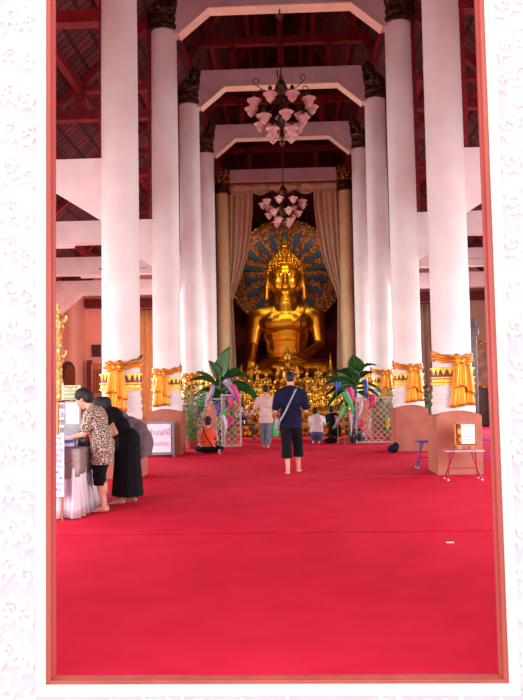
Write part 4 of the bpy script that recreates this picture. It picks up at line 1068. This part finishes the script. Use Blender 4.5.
# ------------------------------------------------------------------ people
def hand(mb, wrist, direction, palm_n, curl_=.5, s=1.0, side=1):
    """palm, four unequal bent fingers and a thumb leaving the side of the palm"""
    d = Vector(direction).normalized(); n_ = Vector(palm_n); n_ = (n_ - d * n_.dot(d)).normalized(); w = d.cross(n_) * side
    wrist = Vector(wrist); c_ = wrist + d * .045 * s
    for q in (-.024, 0, .024): mb.cap(wrist + w * q * .6 * s, .017 * s, wrist + d * .085 * s + w * q * s, .014 * s, 8)
    for i, (q, L) in enumerate(((-.031, .066), (-.0105, .078), (.0105, .073), (.031, .056))):
        b0 = wrist + d * .085 * s + w * q * s; L *= s
        d1 = (d * cos(curl_ * .6) + n_ * sin(curl_ * .6)); d2 = (d * cos(curl_ * 1.6) + n_ * sin(curl_ * 1.6))
        p1 = b0 + d1 * L * .5; mb.cap(b0, .0095 * s, p1, .0088 * s, 7); mb.cap(p1, .0088 * s, p1 + d2 * L * .5, .0072 * s, 7)
    b0 = wrist + d * .025 * s - w * .03 * s; p1 = b0 + (d * .6 - w * .7 + n_ * .3).normalized() * .035 * s
    mb.cap(b0, .013 * s, p1, .0105 * s, 7); mb.cap(p1, .0105 * s, p1 + (d * .85 - w * .15 + n_ * .4).normalized() * .03 * s, .0085 * s, 7)
def head(mb, c_, fwd, upv, s=1.0):
    f_ = Vector(fwd).normalized(); u_ = Vector(upv); u_ = (u_ - f_ * u_.dot(f_)).normalized(); r_ = f_.cross(u_)
    R = Matrix((r_, f_, u_)).transposed(); c_ = Vector(c_)
    P = lambda x, y, z: c_ + R @ (Vector((x, y, z)) * s)
    E = lambda p, r, nu=12, nv=8: mb.ell(P(*p), tuple(q * s for q in r), R, nu, nv)
    E((0, 0, .02), (.074, .095, .1), 16, 12); E((0, .025, -.045), (.057, .068, .065)); E((0, .072, -.095), (.026, .022, .018))
    mb.cap(P(0, .09, .02), .009 * s, P(0, .115, -.02), .013 * s, 8); E((0, .108, -.026), (.018, .012, .009))
    E((0, .09, -.055), (.024, .012, .006)); E((0, .088, -.066), (.02, .012, .006))
    for q in (-1, 1):
        E((q * .03, .082, .022), (.02, .014, .008)); E((q * .035, .07, -.02), (.024, .02, .022)); E((q * .076, -.005, -.005), (.009, .018, .03))
    return P, R
def foot(mb, ankle, fwd, s=1.0, flat=True):
    a = Vector(ankle); f_ = Vector(fwd).normalized(); w = f_.cross(Vector((0, 0, 1))).normalized()
    heel = a - f_ * .035 * s + Vector((0, 0, -.045 * s)); ball = a + f_ * .12 * s + Vector((0, 0, -.062 * s))
    mb.cap(heel, .033 * s, ball, .026 * s, 10); mb.cap(a, .036 * s, ball - f_ * .03 + Vector((0, 0, .008)), .03 * s, 10)
    for i in range(5):
        q = (i - 2) * .017 * s; L = (.05, .045, .042, .036, .03)[i] * s
        mb.cap(ball + w * q, .016 * s, ball + w * q * 1.15 + f_ * L + Vector((0, 0, -.008 * s)), .011 * s, 7)
def eyes(parent, P, s=1):
    for q in (-1, 1):
        e = MB().ell(P(q * .03, .091, .02), (.013 * s, .013 * s, .007 * s), None, 8, 6).build('eye', M['eye_white'], parent)
        MB().ell(P(q * .03, .1, .02), (.006 * s,) * 3, None, 8, 6).build('iris', M['eye_dark'], e)
def V(*a): return Vector(a)

# ---- man walking away in navy shirt (local: faces +Y)
pm = thing('person', 'person walking away in navy shirt and black cropped trousers with a grey shoulder strap', 'person', (.06, 12.5, .014))
b = MB(); P, R = head(b, (.0, .11, 1.68), (0, 1, -.6), (0, .6, 1), 1.08)
b.cap((0, .02, 1.46), .062, (0, .07, 1.62), .056); b.ell((0, 0, 1.3), (.2, .125, .2)); b.ell((0, 0, 1.05), (.165, .12, .2)); b.ell((0, 0, .92), (.175, .125, .13))
for s in (-1, 1):
    b.cap((s * .1, 0, 1.46), .07, (s * .2, 0, 1.42), .068)
b.cap((-.22, 0, 1.4), .058, (-.27, .0, 1.12), .043); b.cap((-.27, 0, 1.12), .042, (-.14, .24, 1.1), .027); hand(b, (-.14, .24, 1.1), (.5, .8, .15), (.6, -.3, .3), .7, 1, 1)
b.cap((.22, 0, 1.4), .058, (.27, .0, 1.12), .043); b.cap((.27, 0, 1.12), .042, (.13, .24, 1.12), .027); hand(b, (.13, .24, 1.12), (-.5, .8, .15), (-.6, -.3, .3), .7, 1, -1)
b.cap((-.09, 0, .88), .092, (-.08, -.02, .5), .062); b.cap((-.08, -.02, .5), .058, (-.07, -.09, .1), .036); b.ell((-.078, -.07, .34), (.052, .055, .1)); foot(b, (-.07, -.09, .088), (-.05, 1, 0), 1.02)
b.cap((.09, 0, .88), .092, (.11, .18, .52), .062); b.cap((.11, .18, .52), .058, (.12, .22, .1), .036); b.ell((.115, .18, .36), (.052, .055, .1)); foot(b, (.12, .22, .088), (.15, 1, 0), 1.02)
fuse(b, 'body', M['skin'], pm, .0085, 2); eyes(pm, P, 1.05)
h = MB().ell(P(0, -.015, .05), (.088, .104, .088)).ell(P(0, -.05, -.01), (.078, .07, .085)); fuse(h, 'hair', M['hair'], pm, .012, 2)
c_ = MB(); c_.ell((0, 0, 1.3), (.225, .15, .2)); c_.ell((0, 0, 1.05), (.2, .145, .2)); c_.cap((0, 0, .98), .15, (0, 0, .8), .16); c_.ell((0, 0, .9), (.205, .15, .14)); c_.ell((0, 0, .84), (.205, .15, .12)); c_.cap((-.06, .015, 1.48), .075, (.06, .015, 1.48), .075); c_.cap((0, .02, 1.48), .075, (0, .04, 1.53), .066)
for s in (-1, 1): c_.cap((s * .1, 0, 1.46), .085, (s * .21, 0, 1.41), .083); c_.cap((s * .22, 0, 1.4), .08, (s * .265, 0, 1.18), .072)
fuse(c_, 'shirt', M['navy'], pm, .013, 3, [((0, 0, .82), (0, 0, -1))])
c_ = MB(); c_.ell((0, 0, .9), (.185, .135, .13)); c_.cap((-.09, 0, .86), .11, (-.085, -.02, .5), .095); c_.cap((-.085, -.02, .5), .093, (-.085, -.06, .2), .102); c_.cap((.09, 0, .86), .11, (.115, .18, .5), .095); c_.cap((.115, .18, .5), .093, (.125, .205, .2), .1)
fuse(c_, 'trousers', M['black'], pm, .013, 3, [((0, 0, .29), (0, 0, -1))])
MB().tube([(.12, .12, 1.5), (.12, .0, 1.545), (.08, -.12, 1.46), (.0, -.165, 1.3), (-.1, -.165, 1.1), (-.19, -.12, .95), (-.21, -.05, .9)], .022, 8, True, .35).build('shoulder_strap', M['strap'], pm)
fuse(MB().ell((-.235, .0, .9), (.05, .1, .11)).ell((-.24, .02, .84), (.045, .09, .08)), 'shoulder_bag', M['strap'], pm, .012, 2)

# ---- man in pale shirt further ahead
pw = thing('person', 'person walking away in pale checked shirt and grey-blue trousers before the altar', 'person', (-.56, 18.1, .014), .1)
b = MB(); P, R = head(b, (0, .05, 1.50), (0, 1, -.1), (0, .1, 1), .98)
b.cap((0, 0, 1.28), .058, (0, .03, 1.43), .053); b.ell((0, 0, 1.14), (.18, .115, .19)); b.ell((0, 0, .9), (.15, .11, .18)); b.ell((0, 0, .8), (.16, .115, .12))
for s in (-1, 1): b.cap((s * .09, 0, 1.29), .062, (s * .18, 0, 1.26), .06)
b.cap((-.2, 0, 1.24), .05, (-.28, .04, 1.0), .038); b.cap((-.28, .04, 1.0), .037, (-.3, .27, .98), .025); hand(b, (-.3, .27, .98), (0, 1, .1), (1, 0, 0), .6, .95)
b.cap((.2, 0, 1.24), .05, (.25, -.01, .98), .038); b.cap((.25, -.01, .98), .037, (.25, .08, .76), .025); hand(b, (.25, .08, .76), (0, .15, -1), (-1, 0, 0), 1.2, .95)
b.cap((-.08, 0, .78), .085, (-.07, .12, .45), .058); b.cap((-.07, .12, .45), .053, (-.06, .1, .1), .034); foot(b, (-.06, .1, .088), (0, 1, 0))
b.cap((.08, 0, .78), .085, (.07, -.03, .45), .058); b.cap((.07, -.03, .45), .053, (.04, -.16, .14), .034); foot(b, (.04, -.16, .092), (0, 1, .0))
fuse(b, 'body', M['skin'], pw, .011, 2); eyes(pw, P)
fuse(MB().ell(P(0, -.015, .05), (.085, .1, .085)).ell(P(0, -.05, 0), (.074, .066, .075)), 'hair', M['hair'], pw, .014, 2)
c_ = MB(); c_.ell((0, 0, 1.14), (.2, .14, .19)); c_.ell((0, 0, .9), (.185, .135, .2)); c_.ell((0, 0, .72), (.2, .145, .16)); c_.cap((-.05, .01, 1.3), .065, (.05, .01, 1.3), .065)
for s in (-1, 1): c_.cap((s * .09, 0, 1.29), .075, (s * .19, 0, 1.25), .072)
c_.cap((-.2, 0, 1.24), .07, (-.27, .035, 1.05), .064); c_.cap((.2, 0, 1.24), .07, (.245, -.01, 1.03), .064)
fuse(c_, 'shirt', M['cream_shirt'], pw, .014, 3, [((0, 0, .65), (0, 0, -1))])
c_ = MB(); c_.ell((0, 0, .76), (.17, .125, .13)); c_.cap((-.08, 0, .74), .1, (-.07, .12, .45), .08); c_.cap((-.07, .12, .45), .078, (-.06, .1, .12), .066); c_.cap((.08, 0, .74), .1, (.07, -.03, .45), .08); c_.cap((.07, -.03, .45), .078, (.045, -.14, .14), .066)
fuse(c_, 'trousers', M['grey_jeans'], pw, .014, 3, [((0, 0, .09), (0, 0, -1))])
gb_ = thing('carrier_bag', 'pale green carrier bag held by the person in the pale shirt', 'bag', (-.33, 18.17, .3))
MB().lathe([(.02, 0), (.08, .01), (.1, .1), (.1, .22), (.07, .32), (.03, .38), (.02, .4)], n=14, sy=.5, lobes=5, depth=.06).build('body', M['c_green'], gb_)

# ---- person seated on the carpet in orange
po_ = thing('person', 'person seated on the carpet in an orange sleeveless top with a dark strap', 'person', (-1.93, 16.95, .014))
b = MB(); P, R = head(b, (.0, .08, .76), (0, 1, -.15), (0, .15, 1), .95)
b.cap((0, 0, .56), .052, (0, .04, .7), .048); b.ell((0, 0, .42), (.165, .11, .17)); b.ell((0, 0, .22), (.16, .12, .16)); b.ell((0, 0, .13), (.19, .15, .125))
for s in (-1, 1): b.cap((s * .08, 0, .56), .055, (s * .17, 0, .53), .053); b.cap((s * .18, 0, .52), .046, (s * .23, .05, .3), .036); b.cap((s * .23, .05, .3), .035, (s * .16, .26, .22), .024); hand(b, (s * .16, .26, .22), (-s * .3, 1, -.1), (0, 0, -1), .4, .9, s)
b.cap((-.1, .05, .12), .09, (-.3, .3, .08), .06); b.cap((-.3, .3, .08), .052, (.02, .35, .05), .035); b.cap((.1, .05, .12), .09, (.3, .12, .09), .06); b.cap((.3, .12, .09), .052, (.28, -.2, .055), .036); foot(b, (.28, -.2, .075), (.2, -1, 0), .9)
fuse(b, 'body', M['skin'], po_, .0105, 2); eyes(po_, P, .95)
fuse(MB().ell(P(0, -.02, .04), (.088, .102, .09)).ell(P(0, -.06, -.03), (.078, .066, .09)), 'hair', M['hair'], po_, .013, 2)
c_ = MB(); c_.ell((0, 0, .42), (.175, .13, .18)); c_.ell((0, 0, .22), (.178, .14, .17)); c_.cap((-.1, .0, .55), .06, (.1, .0, .55), .06)
fuse(c_, 'top', M['orange'], po_, .013, 3, [((0, 0, .1), (0, 0, -1))])
c_ = MB(); c_.ell((0, 0, .115), (.2, .165, .11)); c_.cap((-.1, .05, .11), .1, (-.3, .3, .085), .072); c_.cap((-.3, .3, .085), .07, (-.05, .35, .07), .058); c_.cap((.1, .05, .11), .1, (.3, .12, .09), .075); c_.cap((.3, .12, .09), .068, (.29, -.1, .07), .058)
fuse(c_, 'trousers', M['black'], po_, .014, 3, [((0, 0, .004), (0, 0, -1))])
MB().tube([(-.11, .0, .62), (-.1, -.1, .56), (-.02, -.15, .4), (.08, -.15, .24), (.16, -.1, .12)], .012, 8, True, .5).build('strap', M['black'], po_)

# ---- kneeling figures before the altar
def kneeler(label, loc, rz, shirt, lower, sc=1.0):
    t = thing('person', label, 'person', loc, rz)
    b = MB(); P, R = head(b, (-.04, .34, .86), (0, 1, -.5), (0, .5, 1), .95)
    b.cap((0, .2, .72), .052, (-.02, .29, .8), .05); b.ell((0, .12, .62), (.17, .14, .17)); b.ell((0, .0, .42), (.155, .13, .17)); b.ell((0, -.08, .27), (.18, .15, .14))
    for s in (-1, 1):
        b.cap((s * .08, .16, .72), .055, (s * .17, .18, .69), .053); b.cap((s * .18, .18, .68), .046, (s * .21, .26, .46), .036)
        b.cap((s * .21, .26, .46), .035, (s * .03, .44, .56), .024); hand(b, (s * .03, .44, .56), (0, .35, 1), (-s, 0, 0), .1, .9, s)
        b.cap((s * .09, -.06, .25), .088, (s * .12, .3, .12), .06); b.cap((s * .12, .3, .1), .055, (s * .09, -.18, .07), .038)
        b.cap((s * .09, -.2, .06), .036, (s * .07, -.34, .03), .026)
        for q in range(4): b.cap((s * .07 + (q - 1.5) * .016, -.34, .03), .014, (s * .07 + (q - 1.5) * .018, -.375, .022), .011, 6)
    fuse(b, 'body', M['skin'], t, .0115, 2); eyes(t, P, .95)
    fuse(MB().ell(P(0, -.02, .045), (.088, .104, .09)).ell(P(0, -.06, -.03), (.08, .068, .09)), 'hair', M['hair'], t, .013, 2)
    c_ = MB(); c_.ell((0, .11, .62), (.195, .165, .18)); c_.ell((0, .0, .42), (.19, .16, .18)); c_.ell((0, -.06, .34), (.2, .165, .12)); c_.cap((-.05, .18, .72), .06, (.05, .18, .72), .06)
    for s in (-1, 1): c_.cap((s * .08, .16, .71), .068, (s * .175, .18, .68), .066); c_.cap((s * .18, .18, .68), .064, (s * .205, .23, .52), .056)
    fuse(c_, 'shirt', M[shirt], t, .014, 3, [((0, -.05, .27), (0, -.3, -1))])
    c_ = MB(); c_.ell((0, -.08, .25), (.195, .165, .15))
    for s in (-1, 1): c_.cap((s * .09, -.06, .24), .1, (s * .12, .3, .115), .075); c_.cap((s * .12, .3, .1), .072, (s * .09, -.17, .09), .06)
    fuse(c_, 'trousers', M[lower], t, .014, 3, [((0, 0, .008), (0, 0, -1))])
    return t
kneeler('person kneeling before the altar in a white shirt and blue jeans', (.8, 19.6, .014), -.1, 'white_shirt', 'jeans')
kneeler('person in black kneeling at the right, nearest the pink pennant', (1.38, 20.9, .014), .1, 'black', 'black')
kb_ = thing('black_bag', 'soft black bag lying on the carpet beside the kneeling person in white', 'bag', (1.18, 19.55, .014))
fuse(MB().ell((0, 0, .07), (.2, .14, .075)).ell((.08, 0, .09), (.12, .1, .07)), 'body', M['black'], kb_, .015, 3)

# ---- women at the table (local faces +Y, then turned to face -X)
wa = thing('person', 'woman in brown animal-print tunic and black shorts bending over the draped table', 'person', (-2.36, 8.82, .016), PI / 2 - .12)
b = MB(); P, R = head(b, (.0, .235, 1.415), (0, 1, -.85), (0, .85, 1), .98)
b.cap((0, .1, 1.27), .054, (0, .19, 1.36), .05); b.ell((0, .06, 1.13), (.165, .12, .19)); b.ell((0, .0, .93), (.15, .12, .17)); b.ell((0, -.02, .8), (.175, .135, .14))
for s in (-1, 1): b.cap((s * .08, .08, 1.26), .058, (s * .165, .09, 1.23), .055)
b.cap((-.18, .1, 1.22), .05, (-.2, .14, .98), .04); b.cap((-.2, .14, .98), .039, (-.14, .37, .93), .026); hand(b, (-.14, .37, .93), (.1, 1, -.25), (0, -.3, -1), .6, .92, 1)
b.cap((.18, .1, 1.22), .05, (.2, .16, .99), .04); b.cap((.2, .16, .99), .039, (.1, .38, .95), .026); hand(b, (.1, .38, .95), (-.1, 1, -.25), (0, -.3, -1), .6, .92, -1)
for s in (-1, 1):
    y_ = .03 * s
    b.cap((s * .085, -.02, .78), .09, (s * .08, .03 + y_, .44), .06); b.cap((s * .08, .03 + y_, .44), .056, (s * .08, -.04 + y_, .1), .034); b.ell((s * .08, -.025 + y_, .3), (.05, .056, .1)); foot(b, (s * .08, -.04 + y_, .086), (s * .08, 1, 0), .95)
fuse(b, 'body', M['skin'], wa, .0085, 2); eyes(wa, P)
h = MB().ell(P(0, -.025, .045), (.096, .108, .098)).ell(P(0, -.07, -.03), (.088, .066, .09)).cap(P(0, -.04, .04), .09, P(0, -.06, -.02), .08); fuse(h, 'hair', M['hair'], wa, .011, 8)
c_ = MB(); c_.ell((0, .055, 1.13), (.19, .135, .2)); c_.ell((0, -.005, .93), (.175, .13, .2)); c_.ell((0, -.02, .78), (.2, .145, .18)); c_.ell((0, -.015, .62), (.19, .14, .22)); c_.cap((-.05, .1, 1.28), .06, (.05, .1, 1.28), .06)
for s in (-1, 1): c_.cap((s * .08, .08, 1.25), .075, (s * .17, .09, 1.22), .073); c_.cap((s * .18, .1, 1.21), .072, (s * .198, .125, 1.06), .068)
fuse(c_, 'tunic', M['leopard'], wa, .012, 3, [((0, 0, .6), (0, 0, -1))])
c_ = MB(); c_.ell((0, -.02, .74), (.16, .11, .1))
for s in (-1, 1): c_.cap((s * .08, -.02, .7), .085, (s * .08, .03 + .03 * s, .46), .082); c_.cap((s * .08, .03 + .03 * s, .46), .08, (s * .08, .01 + .03 * s, .3), .076)
fuse(c_, 'shorts', M['black'], wa, .012, 3, [((0, 0, .34), (0, 0, -1))])

wb = thing('person', 'woman in long black dress bending forward behind the woman in the print tunic', 'person', (-2.20, 9.42, .016), PI / 2 - .05)
b = MB(); P, R = head(b, (.04, .33, 1.30), (0, 1, -1.2), (0, 1.2, 1), .97)
b.cap((0, .2, 1.2), .052, (.03, .27, 1.27), .05); b.ell((0, .17, 1.12), (.16, .12, .18)); b.ell((0, .05, .98), (.15, .12, .16)); b.ell((0, -.04, .86), (.17, .14, .14))
for s in (-1, 1): b.cap((s * .08, .2, 1.23), .056, (s * .16, .21, 1.2), .054)
for s in (-1, 1):
    ey_ = .2 if s > 0 else .06; wy_ = .4 if s > 0 else .28
    b.cap((s * .17, .19, 1.18), .047, (s * .23, ey_, .96), .038); b.cap((s * .23, ey_, .96), .037, (s * .2, wy_, .87), .025); hand(b, (s * .2, wy_, .87), (-s * .2, 1, -.1), (0, -.3, -1), .9, .9, s)
    y_ = -.06 * s
    b.cap((s * .085, -.03, .82), .088, (s * .08, .0 + y_, .45), .058); b.cap((s * .08, .0 + y_, .45), .054, (s * .08, -.02 + y_, .1), .033); foot(b, (s * .08, -.02 + y_, .086), (s * .08, 1, 0), .97)
fuse(b, 'body', M['skin'], wb, .0085, 2); eyes(wb, P)
h = MB().ell(P(0, -.025, .045), (.092, .108, .096)).ell(P(0, -.08, -.03), (.084, .066, .1)); h.cap(P(0, -.07, .02), .08, (.0, .2, 1.24), .06); h.cap((.0, .2, 1.24), .06, (-.06, .12, 1.2), .04); fuse(h, 'hair', M['hair'], wb, .012, 9)
c_ = MB(); c_.ell((0, .16, 1.12), (.185, .145, .185)); c_.cap((0, .12, 1.08), .145, (0, -.02, .86), .14); c_.ell((0, .06, 1.0), (.175, .135, .18)); c_.ell((0, -.04, .86), (.2, .172, .16)); c_.cap((-.05, .22, 1.24), .06, (.05, .22, 1.24), .06)
for s in (-1, 1): c_.cap((s * .08, .19, 1.23), .07, (s * .165, .2, 1.19), .068); c_.cap((s * .17, .19, 1.18), .066, (s * .195, .15, 1.09), .062)
c_.lathe([(.185, .86), (.192, .8), (.195, .7), (.205, .5), (.225, .3), (.245, .06)][::-1], (0, -.035, 0), 32, sy=.86, lobes=9, depth=.035)
fuse(c_, 'dress', M['black'], wb, .012, 3, [((0, 0, .12), (0, .05, -1))])
pb = thing('beaded_purse', 'small pink and yellow purse hanging from the arm of the woman in black', 'purse', (-2.45, 9.12, .69))
MB().box(-.06, .06, -.03, .03, 0, .1).build('body', M['c_pink'], pb, 0, bevel=.015)
MB().box(.0, .1, -.035, -.01, .04, .1).build('flap', M['c_yellow'], pb, 0, bevel=.01)
MB().tube([(-.05, 0, .1), (-.03, .02, .22), (.03, .02, .24), (.05, 0, .1)], .005, 6).build('strap', M['c_white'], pb)

wc = thing('person', 'partly hidden person in a loose grey-mauve top leaning behind the woman in black', 'person', (-2.2, 10.05, .016), PI / 2 - .05)
b = MB(); P, R = head(b, (.0, .52, 1.22), (0, 1, -1.0), (0, 1.0, 1), .97)
b.cap((0, .36, 1.16), .052, (0, .46, 1.2), .05); b.ell((0, .26, 1.08), (.16, .14, .15)); b.ell((0, .1, .98), (.15, .13, .15)); b.ell((0, -.04, .86), (.17, .14, .14))
for s in (-1, 1):
    b.cap((s * .08, .3, 1.15), .056, (s * .16, .3, 1.12), .054); b.cap((s * .17, .3, 1.1), .046, (s * .2, .3, .88), .037); b.cap((s * .2, .3, .88), .036, (s * .1, .5, .84), .025); hand(b, (s * .1, .5, .84), (0, 1, -.1), (0, -.3, -1), .6, .9, s)
    b.cap((s * .085, -.03, .82), .085, (s * .08, .02, .45), .058); b.cap((s * .08, .02, .45), .052, (s * .08, -.02, .1), .033); foot(b, (s * .08, -.02, .086), (0, 1, 0), .95)
fuse(b, 'body', M['skin'], wc, .0105, 2); eyes(wc, P)
fuse(MB().ell(P(0, -.025, .045), (.092, .108, .096)).ell(P(0, -.08, -.03), (.084, .066, .1)), 'hair', M['hair'], wc, .013, 2)
c_ = MB(); c_.ell((0, .24, 1.08), (.18, .165, .16)); c_.cap((0, .2, 1.04), .15, (0, -.08, .84), .16); c_.ell((0, .08, .98), (.18, .16, .17)); c_.ell((0, -.04, .9), (.18, .16, .18)); c_.ell((0, -.12, .76), (.18, .15, .22)); c_.ell((0, -.13, .58), (.17, .12, .2)); c_.cap((-.05, .32, 1.15), .06, (.05, .32, 1.15), .06)
for s in (-1, 1): c_.cap((s * .08, .28, 1.14), .07, (s * .165, .29, 1.12), .066); c_.cap((s * .17, .3, 1.1), .06, (s * .2, .3, .92), .052)
fuse(c_, 'loose_top', M['taupe'], wc, .014, 3, [((0, 0, .5), (0, -.4, -1))])
c_ = MB(); c_.ell((0, -.03, .8), (.175, .14, .13))
for s in (-1, 1): c_.cap((s * .085, -.02, .78), .095, (s * .08, .02, .45), .075); c_.cap((s * .08, .02, .45), .073, (s * .08, .0, .2), .066)
fuse(c_, 'trousers', M['black'], wc, .014, 3, [((0, 0, .2), (0, 0, -1))])
